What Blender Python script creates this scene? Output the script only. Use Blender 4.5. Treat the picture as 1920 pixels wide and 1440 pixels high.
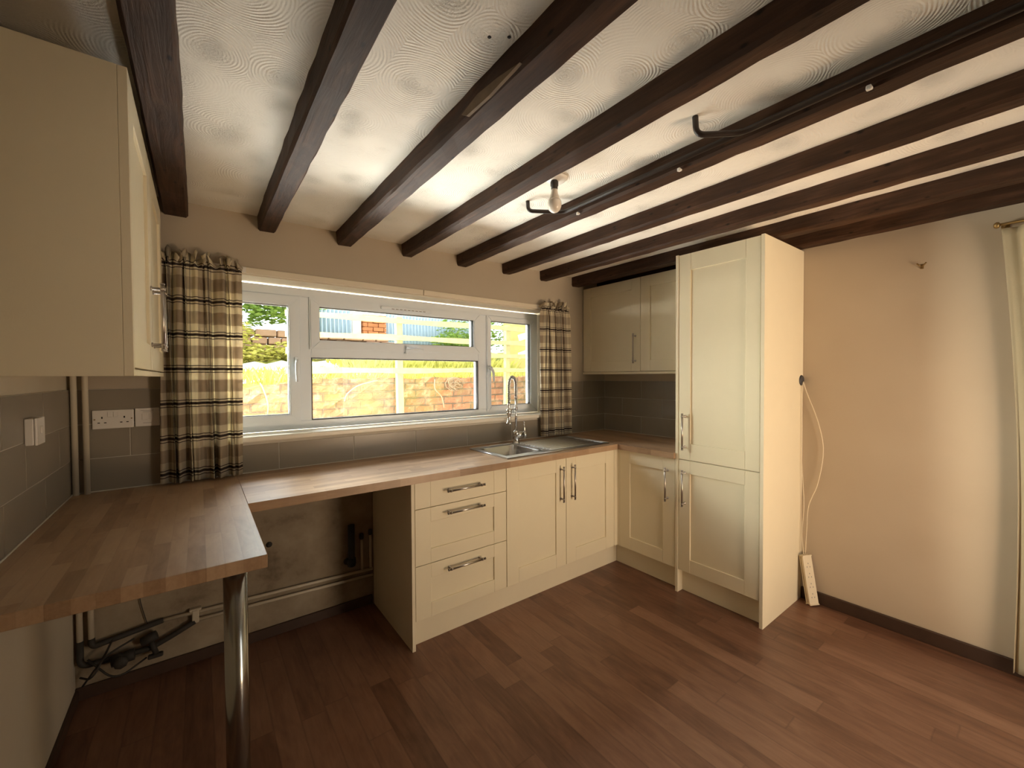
import bpy, bmesh, math, random
from mathutils import Vector, Matrix
random.seed(7)
for o in list(bpy.data.objects): bpy.data.objects.remove(o)
S = bpy.context.scene
COL = S.collection
PI = math.pi

# ------------------------------------------------------------------ camera
cam = bpy.data.objects.new('camera', bpy.data.cameras.new('camera'))
COL.objects.link(cam)
fwd = Vector((0.60230811, 0.79801048, -0.0201051)); rgt = Vector((0.79809434, -0.60250809, -0.00542552)); upv = Vector((0.01644311, 0.01277793, 0.99978315))
cam.matrix_world = Matrix(((rgt.x, upv.x, -fwd.x, .45392), (rgt.y, upv.y, -fwd.y, -2.59339), (rgt.z, upv.z, -fwd.z, 1.41872), (0, 0, 0, 1)))
cam.data.sensor_width = 36; cam.data.lens = 778.19/1920*36; cam.data.clip_start = .02
S.camera = cam

# ------------------------------------------------------------------ light
S.view_settings.view_transform = 'Standard'; S.view_settings.look = 'None'
S.view_settings.gamma = 1; S.view_settings.use_curve_mapping = False
S.view_settings.exposure = 0.0
w = bpy.data.worlds.new('sky'); S.world = w; w.use_nodes = True
wn = w.node_tree; bg = wn.nodes['Background']
st = wn.nodes.new('ShaderNodeTexSky'); st.sky_type = 'HOSEK_WILKIE'; st.turbidity = 4; st.sun_direction = (.5, -.1, .85)
mx = wn.nodes.new('ShaderNodeMix'); mx.data_type = 'RGBA'; mx.inputs[0].default_value = .75
wn.links.new(st.outputs[0], mx.inputs[6]); mx.inputs[7].default_value = (.92, .97, 1.0, 1)
wn.links.new(mx.outputs[2], bg.inputs[0]); bg.inputs[1].default_value = 3.8
def lamp(name, kind, loc, direc, energy, color=(1, 1, 1), size=(1, 1), portal=False, spread=PI):
    l = bpy.data.lights.new(name, kind); l.energy = energy; l.color = color
    if kind == 'AREA':
        l.shape = 'RECTANGLE'; l.size, l.size_y = size; l.cycles.is_portal = portal; l.spread = spread
    if kind == 'SUN': l.angle = math.radians(1.2)
    o = bpy.data.objects.new(name, l); COL.objects.link(o); o.location = loc
    o.rotation_euler = Vector(direc).to_track_quat('-Z', 'Y').to_euler(); return o
lamp('sun', 'SUN', (2, -6, 9), (-.5, .16, -.85), 5.5, (1, .93, .80))
lamp('window_portal', 'AREA', (1.6, .24, 1.53), (0, -1, 0), 1, size=(2.4, .88), portal=True)
lamp('door_portal', 'AREA', (2.6, -3.68, 1.02), (0, 1, 0), 1, size=(.95, 2.0), portal=True)
# added lamp over the garden, boosts the sky light coming through the kitchen window
lamp('sky_fill', 'AREA', (.75, 1.45, 3.1), (.55, -.62, -.75), 330, (.93, .96, 1), size=(2.2, 1.0))
# added upward lamp below the sill, stands in for patio bounce onto the ceiling
lamp('patio_fill', 'AREA', (1.6, .66, .80), (0, -.85, .75), 145, (.98, .96, .92), size=(3.0, .5), spread=2.3)
# added lamp outside past the wide-curtain end, brightens the larder and corner doors
lamp('garden_side_fill', 'AREA', (-.15, 1.25, 2.05), (.8, -.6, -.16), 500, (1, .96, .82), size=(1.5, 2.5), spread=2.2)
# added warm fill lamps outside the unseen door behind the photographer
lamp('door_fill', 'AREA', (2.6, -3.95, 1.2), (0, 1, .05), 8, (1, .62, .34), size=(.9, 1.7))
lamp('low_door_fill', 'AREA', (2.6, -4.15, .25), (.1, .75, .95), 98, (1, .64, .37), size=(1.1, .8))  # added low lamp aimed up at the ceiling; no step is built

# ------------------------------------------------------------------ materials
class N:
    def __init__(s, name):
        s.m = bpy.data.materials.new(name); s.m.use_nodes = True; s.t = s.m.node_tree
        s.b = s.t.nodes['Principled BSDF']; s.out = s.t.nodes['Material Output']
    def n(s, ty, **kw):
        x = s.t.nodes.new('ShaderNode' + ty)
        for k, v in kw.items():
            if k.startswith('i_'):
                key = k[2:]; key = int(key) if key.isdigit() else key.replace('_', ' ')
                s.put(x.inputs[key], v)
            else: setattr(x, k, v)
        return x
    def put(s, sock, v):
        if isinstance(v, bpy.types.NodeSocket): s.t.links.new(v, sock)
        elif isinstance(v, tuple) and len(v) == 3 and sock.type == 'RGBA': sock.default_value = v + (1,)
        else: sock.default_value = v
    def math(s, op, a, b=0.0, c=0.0):
        x = s.t.nodes.new('ShaderNodeMath'); x.operation = op
        for i, v in enumerate((a, b, c)): s.put(x.inputs[i], v)
        return x.outputs[0]
    def mix(s, f, a, b, mode='MIX'):
        x = s.t.nodes.new('ShaderNodeMix'); x.data_type = 'RGBA'; x.blend_type = mode
        s.put(x.inputs[0], f); s.put(x.inputs[6], a); s.put(x.inputs[7], b); return x.outputs[2]
    def obj(s): return s.n('TexCoord').outputs['Object']
    def mapp(s, v, scale=(1, 1, 1), loc=(0, 0, 0), rot=(0, 0, 0)):
        x = s.n('Mapping'); s.put(x.inputs[0], v); x.inputs['Scale'].default_value = scale; x.inputs['Location'].default_value = loc
        x.inputs['Rotation'].default_value = rot; return x.outputs[0]
    def noise(s, v, scale, detail=3, rough=.5, dist=0):
        x = s.n('TexNoise'); s.put(x.inputs['Vector'], v); x.inputs['Scale'].default_value = scale; x.inputs['Detail'].default_value = detail
        x.inputs['Roughness'].default_value = rough; x.inputs['Distortion'].default_value = dist; return x.outputs['Fac']
    def ramp(s, f, stops):
        x = s.n('ValToRGB'); s.put(x.inputs[0], f); e = x.color_ramp.elements
        while len(e) < len(stops): e.new(.5)
        for q, (p, c) in zip(e, stops): q.position = p; q.color = (c + (1,)) if isinstance(c, tuple) else (c, c, c, 1)
        return x.outputs[0]
    def bump(s, h, strength=.3, dist=.01):
        x = s.n('Bump'); x.inputs['Strength'].default_value = strength; x.inputs['Distance'].default_value = dist
        s.put(x.inputs['Height'], h); s.t.links.new(x.outputs[0], s.b.inputs['Normal'])
    def set(s, col=None, rough=None, metal=None, spec=None):
        if col is not None: s.put(s.b.inputs['Base Color'], col)
        if rough is not None: s.put(s.b.inputs['Roughness'], rough)
        if metal is not None: s.put(s.b.inputs['Metallic'], metal)
        if spec is not None: s.put(s.b.inputs['Specular IOR Level'], spec)
        return s.m

def plain(name, col, rough=.5, metal=0, var=.06, scale=12, bump=0, bscale=60, spec=.5):
    k = N(name); o = k.obj(); f = k.noise(o, scale, 3)
    d = tuple(c*(1-var) for c in col); l = tuple(min(1, c*(1+var)) for c in col)
    k.set(k.mix(f, d, l), rough, metal, spec)
    if bump: k.bump(k.noise(o, bscale, 3), bump, .004)
    return k.m

M = {}
M['cream'] = plain('cream_cabinet_paint', (.82, .735, .535), .42, var=.02, bump=.05, bscale=300)
M['cream_side'] = plain('cream_panel', (.82, .735, .545), .5, var=.02, bump=.05, bscale=300)
M['plaster'] = plain('beige_wall_plaster', (.49, .42, .325), .85, var=.07, scale=2.2, bump=.25, bscale=14, spec=.2)
M['plaster_left'] = plain('pale_wall_plaster', (.60, .54, .43), .85, var=.08, scale=3, bump=.3, bscale=10, spec=.2)
M['upvc'] = plain('cool_lit_window_plastic', (.84, .91, .98), .3, var=.01)  # white plastic with the bluish cast of window light put into its colour
M['gasket'] = plain('dark_rubber_gasket', (.03, .03, .03), .6)
M['board'] = plain('painted_batten', (.74, .66, .52), .5, var=.04)
M['sill'] = plain('sill_laminate', (.80, .76, .66), .35, var=.02)
M['white_plastic'] = plain('white_plastic', (.80, .76, .70), .35, var=.02)
M['mark'] = plain('grey_print', (.25, .22, .2), .6)
M['hole'] = plain('dark_slot', (.02, .015, .01), .8)
M['pipe_paint'] = plain('cream_painted_pipe', (.62, .55, .42), .45, var=.08, scale=9)
M['black_pipe'] = plain('black_pipe_plastic', (.02, .024, .026), .45)
M['grey_plastic'] = plain('grey_cap_plastic', (.05, .05, .055), .5)
M['brass'] = plain('dull_brass', (.35, .24, .10), .4, .9, var=.2)
M['chrome'] = plain('chrome', (.72, .72, .72), .12, 1, var=.01)
M['brushed'] = plain('brushed_nickel', (.50, .46, .42), .28, 1, var=.03)
M['steel'] = plain('stainless_steel', (.72, .74, .76), .30, 1, var=.04, scale=30)
M['leg_steel'] = plain('polished_steel_tube', (.42, .43, .42), .2, 1, var=.1, scale=8)
M['shaded_bowl_steel'] = plain('shaded_brushed_bowl_steel', (.50, .50, .50), .22, 1, var=.04, scale=30)  # darker copy of the sink steel; shade inside the bowl is in its colour
M['bulb'] = plain('opal_bulb', (.82, .75, .66), .2, var=.01)
M['bulb_base'] = plain('bulb_body', (.66, .58, .48), .35)
M['grout'] = plain('tile_grout', (.62, .58, .50), .8, var=.05)
M['dirty_skirt'] = plain('dark_brown_skirting', (.06, .032, .02), .5, var=.3, scale=9)
M['cream_cloth'] = plain('cream_curtain_cloth', (.58, .49, .33), .9, var=.05, bump=.15, bscale=250, spec=.1)
M['dust'] = plain('grimy_dark_fittings', (.035, .03, .024), .7, var=.4, scale=30)
M['cable_white'] = plain('white_flex', (.78, .68, .50), .45)
M['render_ochre'] = plain('ochre_render', (.62, .45, .16), .9, var=.15, scale=3)
M['timber_pale'] = plain('weathered_pale_timber', (.34, .30, .14), .85, var=.35, scale=14, bump=.4, bscale=40)
M['timber_white'] = plain('white_painted_timber', (.8, .78, .7), .6, var=.1)
M['bare_wood'] = plain('bare_greyish_wood', (.15, .10, .055), .8, var=.4, scale=30)
M['bark'] = plain('tree_bark', (.20, .12, .08), .9, var=.3, scale=20, bump=.5, bscale=30)
M['twig'] = plain('dry_root', (.30, .22, .14), .9)
M['rust_brick'] = plain('orange_rubble', (.52, .20, .08), .9, var=.35, scale=9, bump=.6, bscale=16)
M['stone'] = plain('garden_stone', (.42, .26, .17), .9, var=.35, scale=5, bump=.6, bscale=12)
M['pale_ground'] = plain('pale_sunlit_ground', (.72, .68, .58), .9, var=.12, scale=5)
M['patio'] = plain('pale_patio', (.48, .46, .42), .9, var=.15, scale=5)
M['brick_render'] = plain('house_outer_render', (.5, .45, .38), .9)

def tile_mat():
    k = N('taupe_wall_tile'); o = k.obj()
    c = k.ramp(k.noise(o, 2.5, 2), [(.3, (.26, .225, .175)), (.7, (.30, .26, .205))])
    k.bump(k.noise(o, 120, 2), .04, .002); return k.set(c, .32)
M['tile'] = tile_mat()

def plank_mat(name, width, length, along, cols, rough, seam=.4, grain=1.0, gscale=1.0, cvar=.5, spec=.5, seamw=.03):
    """strips of wood: one colour id per strip piece, grain stretched along the strip"""
    k = N(name); o = k.obj(); sp = k.n('SeparateXYZ'); k.put(sp.inputs[0], o)
    a, b = (sp.outputs[0], sp.outputs[1]) if along == 'y' else (sp.outputs[1], sp.outputs[0])
    z = sp.outputs[2]
    r = k.math('DIVIDE', a, width); ri = k.math('FLOOR', r)
    wn_ = k.n('TexWhiteNoise', noise_dimensions='1D'); k.put(wn_.inputs['W'], ri)
    q = k.math('ADD', k.math('DIVIDE', b, length), k.math('MULTIPLY', wn_.outputs[0], 7.3)); qi = k.math('FLOOR', q)
    cx = k.n('CombineXYZ'); k.put(cx.inputs[0], ri); k.put(cx.inputs[1], qi)
    w2 = k.n('TexWhiteNoise', noise_dimensions='3D'); k.put(w2.inputs['Vector'], cx.outputs[0])
    idv = w2.outputs[0]
    cv = k.n('CombineXYZ')
    k.put(cv.inputs[0], k.math('MULTIPLY', a, 1.0)); k.put(cv.inputs[1], k.math('MULTIPLY', b, .09)); k.put(cv.inputs[2], k.math('ADD', z, k.math('MULTIPLY', idv, 20)))
    g1 = k.noise(cv.outputs[0], 55*gscale, 5, .65, .6)
    cv2 = k.n('CombineXYZ'); k.put(cv2.inputs[0], a); k.put(cv2.inputs[1], k.math('MULTIPLY', b, .28)); k.put(cv2.inputs[2], k.math('MULTIPLY', idv, 31))
    g2 = k.noise(cv2.outputs[0], 11*gscale, 4, .6, 1.2)
    f = k.math('ADD', k.math('MULTIPLY', idv, cvar), k.math('ADD', k.math('MULTIPLY', k.math('SUBTRACT', g1, .5), .8*grain), k.math('MULTIPLY', k.math('SUBTRACT', g2, .5), 1.1*grain)))
    f = k.math('ADD', f, .5-cvar/2)
    c = k.ramp(f, [(0.05, cols[0]), (.45, cols[1]), (.95, cols[2])])
    fr = k.math('FRACT', r); e1 = k.math('MINIMUM', fr, k.math('SUBTRACT', 1, fr)); s1 = k.math('LESS_THAN', e1, seamw)
    fq = k.math('FRACT', q); e2 = k.math('MINIMUM', fq, k.math('SUBTRACT', 1, fq)); s2 = k.math('LESS_THAN', e2, seamw*width/length)
    sm = k.math('MULTIPLY', k.math('MAXIMUM', s1, s2), seam)
    c = k.mix(sm, c, tuple(v*.35 for v in cols[0]))
    k.bump(g1, .06, .003)
    return k.set(c, k.math('ADD', k.math('MULTIPLY', g1, .12), rough-.06), spec=spec)
M['floor'] = plank_mat('red_brown_laminate', .096, .95, 'y', ((.095, .042, .024), (.19, .090, .053), (.31, .165, .10)), .38, seam=.22, cvar=.45, grain=.8)
M['wt_y'] = plank_mat('butcher_block_lengthwise', .042, .34, 'y', ((.23, .135, .072), (.38, .24, .14), (.52, .36, .225)), .36, seam=.1, cvar=.5, grain=.7, gscale=1.4)
M['wt_x'] = plank_mat('butcher_block_crosswise', .042, .34, 'x', ((.23, .135, .072), (.38, .24, .14), (.52, .36, .225)), .36, seam=.1, cvar=.5, grain=.7, gscale=1.4)
M['wt_edge'] = plank_mat('worktop_edging', 5, .30, 'x', ((.13, .05, .02), (.20, .085, .035), (.28, .13, .06)), .4, seam=.1, cvar=.5)
M['wt_edge_y'] = plank_mat('worktop_edging_side', 5, .30, 'y', ((.13, .05, .02), (.20, .085, .035), (.28, .13, .06)), .4, seam=.1, cvar=.5)

def beam_mat():
    k = N('dark_stained_beam'); o = k.obj(); v = k.mapp(o, (1, .08, 1))
    g = k.noise(v, 38, 5, .6, .8); s = k.noise(k.mapp(o, (1, .5, 1)), 5, 3, .6)
    kn = k.n('TexVoronoi'); k.put(kn.inputs['Vector'], k.mapp(o, (4.5, 2.2, 4.5))); 
    knot = k.ramp(kn.outputs['Distance'], [(.06, 0.0), (.16, 1.0)])
    f = k.math('ADD', k.math('MULTIPLY', g, .6), k.math('MULTIPLY', s, .5))
    c = k.ramp(f, [(.3, (.016, .008, .005)), (.55, (.050, .024, .013)), (.8, (.13, .064, .036))])
    c = k.mix(knot, (.012, .006, .004), c)
    k.bump(g, .45, .008); return k.set(c, .6, spec=.18)
M['beam'] = beam_mat()

def artex():
    k = N('swirled_ceiling_plaster'); o = k.obj()
    base = k.noise(o, 1.4, 2)
    vo = k.n('TexVoronoi'); k.put(vo.inputs['Vector'], k.mix(.12, o, k.n('TexNoise', i_Scale=6.0, i_Detail=4.0).outputs['Color'])); vo.inputs['Scale'].default_value = 5.2
    vo.voronoi_dimensions = '2D'
    ring = k.math('SINE', k.math('MULTIPLY', vo.outputs['Distance'], 150))
    n1 = k.noise(o, 7, 2); msk = k.ramp(n1, [(.34, 0.1), (.54, 1.0)])
    core = k.ramp(vo.outputs['Distance'], [(.02, 1.0), (.3, 0.15)])
    pits = k.noise(o, 75, 4, .7, 1.5)
    h = k.math('ADD', k.math('MULTIPLY', k.math('MULTIPLY', ring, msk), k.math('MULTIPLY', k.noise(o, 9, 3), .20)), k.math('MULTIPLY', k.math('MULTIPLY', k.math('SUBTRACT', pits, .5), core), k.math('MULTIPLY', msk, 2.8)))
    h = k.math('ADD', h, k.math('MULTIPLY', k.noise(o, 26, 3), .35))
    c = k.ramp(base, [(.3, (.82, .76, .66)), (.7, (.87, .82, .73))])
    k.bump(h, .9, .0055); return k.set(c, .8, spec=.2)
M['ceiling'] = artex()

def stained_wall():
    k = N('right_wall_plaster'); o = k.obj()
    c = k.ramp(k.noise(o, 1.6, 3), [(.3, (.54, .44, .32)), (.7, (.60, .50, .37))])
    k.bump(k.noise(o, 9, 3), .3, .006); return k.set(c, .8, spec=.25)
M['wall_right'] = stained_wall()

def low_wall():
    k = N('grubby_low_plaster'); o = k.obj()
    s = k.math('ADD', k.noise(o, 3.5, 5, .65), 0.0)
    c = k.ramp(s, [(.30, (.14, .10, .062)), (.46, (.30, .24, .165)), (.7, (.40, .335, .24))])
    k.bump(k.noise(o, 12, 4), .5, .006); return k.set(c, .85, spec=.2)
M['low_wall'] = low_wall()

def glass():
    k = N('window_glass'); t = k.t; t.nodes.remove(k.b)
    tr = k.n('BsdfTransparent', i_Color=(.97, .99, .98)); gl = k.n('BsdfGlossy', i_Roughness=0.0)
    fr = k.n('Fresnel', i_IOR=1.35); mxs = k.n('MixShader')
    k.put(mxs.inputs[0], fr.outputs[0]); k.put(mxs.inputs[1], tr.outputs[0]); k.put(mxs.inputs[2], gl.outputs[0])
    t.links.new(mxs.outputs[0], k.out.inputs[0]); return k.m
M['glass'] = glass()

def plaid(name, light=(.86, .78, .60), taupe=(.42, .34, .25), dark=(.03, .016, .02)):
    k = N(name); uv = k.n('TexCoord').outputs['UV']; sp = k.n('SeparateXYZ'); k.put(sp.inputs[0], uv)
    def band(c, period, off, a, b):   # 1 inside [a,b] of the repeat
        f = k.math('FRACT', k.math('DIVIDE', k.math('ADD', c, off), period))
        return k.math('MULTIPLY', k.math('GREATER_THAN', f, a/period), k.math('LESS_THAN', f, b/period))
    def lines(c, period, off, spec):
        r = None
        for a, b in spec:
            q = band(c, period, off, a, b); r = q if r is None else k.math('MAXIMUM', r, q)
        return r
    V, U = sp.outputs[1], sp.outputs[0]
    P = .1655
    vt = lines(V, P, 0, [(.095, .155)]); vd = lines(V, P, 0, [(.024, .028), (.036, .048), (.056, .060)])
    Q = .30
    ut = lines(U, Q, .02, [(.0, .07), (.15, .22)]); ud = lines(U, Q, .02, [(.084, .090), (.100, .122), (.132, .137), (.240, .244), (.262, .266)])
    cv = k.mix(vt, light, taupe); cu = k.mix(ut, light, taupe)
    c = k.mix(.5, cv, cu); c = k.mix(k.math('MULTIPLY', ud, .6), c, dark); c = k.mix(k.math('MULTIPLY', vd, .92), c, dark)
    wv = k.noise(k.mapp(uv, (900, 900, 1)), 1, 1)
    k.bump(wv, .15, .001)
    k.set(c, .9, spec=.1)
    tl = k.n('BsdfTranslucent'); k.put(tl.inputs[0], c); ms = k.n('MixShader'); ms.inputs[0].default_value = .45
    k.t.links.new(k.b.outputs[0], ms.inputs[1]); k.t.links.new(tl.outputs[0], ms.inputs[2]); k.t.links.new(ms.outputs[0], k.out.inputs[0])
    return k.m
M['plaid'] = plaid('tartan_curtain_cloth')

def garden_brick():
    k = N('old_garden_brick'); o = k.obj()
    v = k.mapp(o, rot=(PI/2, 0, 0)); wob = k.n('TexNoise', i_Scale=4.0, i_Detail=3.0)
    vv = k.mix(.05, v, wob.outputs['Color'])
    br = k.n('TexBrick'); k.put(br.inputs['Vector'], vv); br.inputs['Scale'].default_value = 1
    br.inputs['Brick Width'].default_value = .23; br.inputs['Row Height'].default_value = .078; br.inputs['Mortar Size'].default_value = .008; br.inputs['Mortar Smooth'].default_value = .3
    k.put(br.inputs['Color1'], (.34, .14, .075)); k.put(br.inputs['Color2'], (.22, .12, .07)); k.put(br.inputs['Mortar'], (.13, .10, .07))
    moss = k.ramp(k.noise(o, 3.2, 5, .65), [(.42, 0.0), (.62, 1.0)])
    c = k.mix(k.math('MULTIPLY', moss, .55), br.outputs['Color'], (.22, .20, .06))
    c = k.mix(k.ramp(k.noise(o, 11, 4, .7), [(.5, 0.0), (.75, .7)]), c, (.42, .33, .21))
    k.bump(k.math('ADD', k.math('MULTIPLY', br.outputs['Fac'], -1.0), k.noise(o, 25, 4)), .8, .02)
    return k.set(c, .9, spec=.2)
M['garden_brick'] = garden_brick()
def ground():
    k = N('grassy_bank'); o = k.obj()
    c = k.ramp(k.noise(o, 7, 6, .7), [(.3, (.09, .12, .02)), (.5, (.26, .26, .06)), (.7, (.48, .42, .18))])
    k.bump(k.noise(o, 22, 5, .7), 1, .05); return k.set(c, .95, spec=.1)
M['bank'] = ground()
def leafmat(name, a, b):
    k = N(name); o = k.obj(); c = k.mix(k.noise(o, 6, 3), a, b); k.set(c, .7, spec=.2)
    tl = k.n('BsdfTranslucent'); k.put(tl.inputs[0], c); ms = k.n('MixShader'); ms.inputs[0].default_value = .35
    k.t.links.new(k.b.outputs[0], ms.inputs[1]); k.t.links.new(tl.outputs[0], ms.inputs[2]); k.t.links.new(ms.outputs[0], k.out.inputs[0]); return k.m
M['leaf'] = leafmat('green_leaves', (.12, .26, .05), (.40, .52, .12))
M['leaf2'] = leafmat('yellow_green_leaves', (.30, .33, .05), (.62, .55, .16))
M['corrugated'] = plain('blue_grey_sheet', (.32, .42, .50), .5, var=.12, scale=6)

# ------------------------------------------------------------------ mesh helpers
def newbm(): return bmesh.new()
def box(bm, lo, hi, bev=0, mi=0, seg=1):
    lo, hi = [min(a, b) for a, b in zip(lo, hi)], [max(a, b) for a, b in zip(lo, hi)]
    t = bmesh.new(); bmesh.ops.create_cube(t, size=1)
    for v in t.verts: v.co = Vector([(lo[i]+hi[i])/2 + v.co[i]*(hi[i]-lo[i]) for i in range(3)])
    if bev: bmesh.ops.bevel(t, geom=t.edges[:], offset=bev, segments=seg, affect='EDGES', profile=.5)
    merge(bm, t, mi)
def merge(bm, t, mi=0, smooth=False):
    bmesh.ops.recalc_face_normals(t, faces=t.faces[:])
    mp = {}
    for v in t.verts: mp[v] = bm.verts.new(v.co)
    for f in t.faces:
        g = bm.faces.new([mp[v] for v in f.verts]); g.material_index = mi; g.smooth = smooth or f.smooth
    t.free()
def tube(bm, pts, r, seg=14, mi=0, caps=True):
    """round tube along a polyline; r a number or one radius per point"""
    pts = [Vector(p) for p in pts]; rs = r if isinstance(r, (list, tuple)) else [r]*len(pts)
    t = bmesh.new(); rings = []
    d0 = (pts[1]-pts[0]).normalized(); ref = Vector((0, 0, 1)) if abs(d0.z) < .9 else Vector((1, 0, 0))
    u = d0.cross(ref).normalized()
    for i, p in enumerate(pts):
        a = (pts[i]-pts[i-1]) if i else (pts[1]-pts[0]); b = (pts[i+1]-pts[i]) if i < len(pts)-1 else a
        a = a.normalized() if a.length > 1e-9 else b.normalized(); b = b.normalized() if b.length > 1e-9 else a
        d = (a+b).normalized() if (a+b).length > 1e-6 else a
        u = (u - d*u.dot(d)).normalized(); w_ = d.cross(u)
        rings.append([t.verts.new(p + (u*math.cos(2*PI*k/seg)+w_*math.sin(2*PI*k/seg))*rs[i]) for k in range(seg)])
    for A, B in zip(rings, rings[1:]):
        for k in range(seg): t.faces.new((A[k], A[(k+1) % seg], B[(k+1) % seg], B[k])).smooth = True
    if caps: t.faces.new(rings[0][::-1]); t.faces.new(rings[-1])
    merge(bm, t, mi)
def cyl(bm, a, b, r, seg=24, mi=0): tube(bm, [a, b], r, seg, mi)
def lathe(bm, c, prof, axis=(0, 0, 1), seg=28, mi=0):
    """prof: (radius, distance along axis) pairs"""
    ax = Vector(axis).normalized(); c = Vector(c)
    tube(bm, [c+ax*(h + i*1e-6) for i, (r, h) in enumerate(prof)], [max(r, 1e-4) for r, h in prof], seg, mi)
def bend(pts, r, n=6):
    """polyline with rounded corners"""
    pts = [Vector(p) for p in pts]; out = [pts[0]]
    for a, b, c in zip(pts, pts[1:], pts[2:]):
        d1 = (a-b).normalized(); d2 = (c-b).normalized(); rr = min(r, (a-b).length*.45, (c-b).length*.45)
        p, q = b+d1*rr, b+d2*rr
        for i in range(n+1):
            s = i/n; out.append(p*(1-s)**2 + b*2*s*(1-s) + q*s*s)
    out.append(pts[-1]); return out

WORLD = {}
def obj(name, bm, m, parent=None, origin=None):
    """link bm (built in world coordinates) as one mesh object; its origin is its parent's, or its own base"""
    if parent is not None: org = WORLD[parent.name]
    elif origin is not None: org = Vector(origin)
    else:
        xs = [v.co for v in bm.verts]
        org = Vector(((min(v.x for v in xs)+max(v.x for v in xs))/2, (min(v.y for v in xs)+max(v.y for v in xs))/2, min(v.z for v in xs)))
    for v in bm.verts: v.co -= org
    me = bpy.data.meshes.new(name); bm.to_mesh(me); bm.free()
    for x in (m if isinstance(m, (list, tuple)) else [m]): me.materials.append(M[x])
    o = bpy.data.objects.new(name, me); COL.objects.link(o)
    if parent is not None: o.parent = parent
    else: o.location = org
    WORLD[o.name] = org; return o
def tag(o, label, cat, group=None, kind=None):
    o['label'] = label; o['category'] = cat
    if group: o['group'] = group
    if kind: o['kind'] = kind
    return o
def thing(name, label, cat, loc, group=None, kind=None):
    o = bpy.data.objects.new(name, None); COL.objects.link(o); o.location = loc; o.empty_display_size = .1
    WORLD[o.name] = Vector(loc); return tag(o, label, cat, group, kind)
def struct(name, bm, m, parent=None, origin=(0, 0, 0)):
    o = obj(name, bm, m, parent, origin)
    if parent is None: o['kind'] = 'structure'
    return o
def boxes(*bs, bev=0):
    bm = newbm()
    for b in bs: box(bm, b[0], b[1], bev, b[2] if len(b) > 2 else 0)
    return bm

W, H, BACK = 3.497, 2.275, -3.6          # room width, ceiling height, far end behind the camera
# ------------------------------------------------------------------ room shell
struct('floor', boxes(((-.02, BACK, -.06), (W+.02, .02, 0))), 'floor')
struct('ceiling', boxes(((-.3, BACK-.2, H), (W+.3, .3, H+.12))), 'ceiling')
wx0, wx1, wz0, wz1 = .38, 2.81, 1.098, 1.962
struct('wall_back', boxes(((-.3, 0, .9), (wx0, .3, 3.2)), ((wx1, 0, .9), (W+.3, .3, 3.2)), ((wx0, 0, wz1), (wx1, .3, 3.2)),
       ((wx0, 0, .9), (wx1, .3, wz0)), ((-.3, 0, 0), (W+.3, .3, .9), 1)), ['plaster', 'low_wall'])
struct('wall_left', boxes(((-.3, BACK-.2, -.06), (0, 0, H))), 'plaster_left')
dy0, dy1, dz = -3.35, -2.60, 2.02      # curtained window in the right-hand wall
struct('wall_right', boxes(((W, dy1, -.06), (W+.3, 0, H)), ((W, BACK-.2, -.06), (W+.3, dy0, H)), ((W, dy0, dz), (W+.3, dy1, H)), ((W, dy0, -.06), (W+.3, dy1, .9))), 'wall_right')
struct('wall_front', boxes(((-.0, BACK-.2, -.06), (2.12, BACK, H)), ((3.09, BACK-.2, -.06), (W, BACK, H)), ((2.12, BACK-.2, 2.05), (3.09, BACK, H)), ((2.12, BACK-.2, -.06), (3.09, BACK, 0.0))), 'plaster')
# skirting boards
struct('baseboard_back', boxes(((0.0, -.014, 0), (1.30, 0, .055)), bev=.002), 'dirty_skirt')
struct('baseboard_right', boxes(((W-.016, BACK, 0), (W, -1.612, .072)), bev=.003), 'dirty_skirt')
struct('baseboard_left', boxes(((0, BACK, 0), (.012, -.016, .05)), bev=.002), 'dirty_skirt')

# ------------------------------------------------------------------ window
def frame_rect(bm, x0, x1, z0, z1, t, y0, y1, bev=.004, mi=0):
    """mitred rectangular frame, member width t"""
    q = [(x0, z0), (x1, z0), (x1, z1), (x0, z1)]; p = [(x0+t, z0+t), (x1-t, z0+t), (x1-t, z1-t), (x0+t, z1-t)]
    for i in range(4):
        j = (i+1) % 4; tb = bmesh.new()
        c = [q[i], q[j], p[j], p[i]]
        a = [tb.verts.new((x, y0, z)) for x, z in c]; b = [tb.verts.new((x, y1, z)) for x, z in c]
        tb.faces.new(a); tb.faces.new(b[::-1])
        for k in range(4): tb.faces.new((a[k], a[(k+1) % 4], b[(k+1) % 4], b[k]))
        bmesh.ops.recalc_face_normals(tb, faces=tb.faces[:])
        if bev: bmesh.ops.bevel(tb, geom=[e for e in tb.edges if all(abs(v.co.y-y0) < 1e-6 for v in e.verts)], offset=bev, segments=2, affect='EDGES')
        merge(bm, tb, mi)
win = thing('window_1', 'wide white three-light window with garden view above the worktop', 'window', (1.6, .14, 1.1), kind='structure')
del win['category']; del win['label']
fx0, fx1, fz0, fz1, fy = .395, 2.795, 1.106, 1.945, .14
bm = newbm()
frame_rect(bm, fx0, fx1, fz0, fz1, .052, fy, fy+.07)
box(bm, (.935, fy, fz0+.05), (.998, fy+.07, fz1-.05), .004); box(bm, (2.19, fy, fz0+.05), (2.275, fy+.07, fz1-.05), .004)
box(bm, (.998, fy, 1.535), (2.19, fy+.07, 1.592), .004)
struct('window_frame', bm, 'upvc', win)
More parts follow.
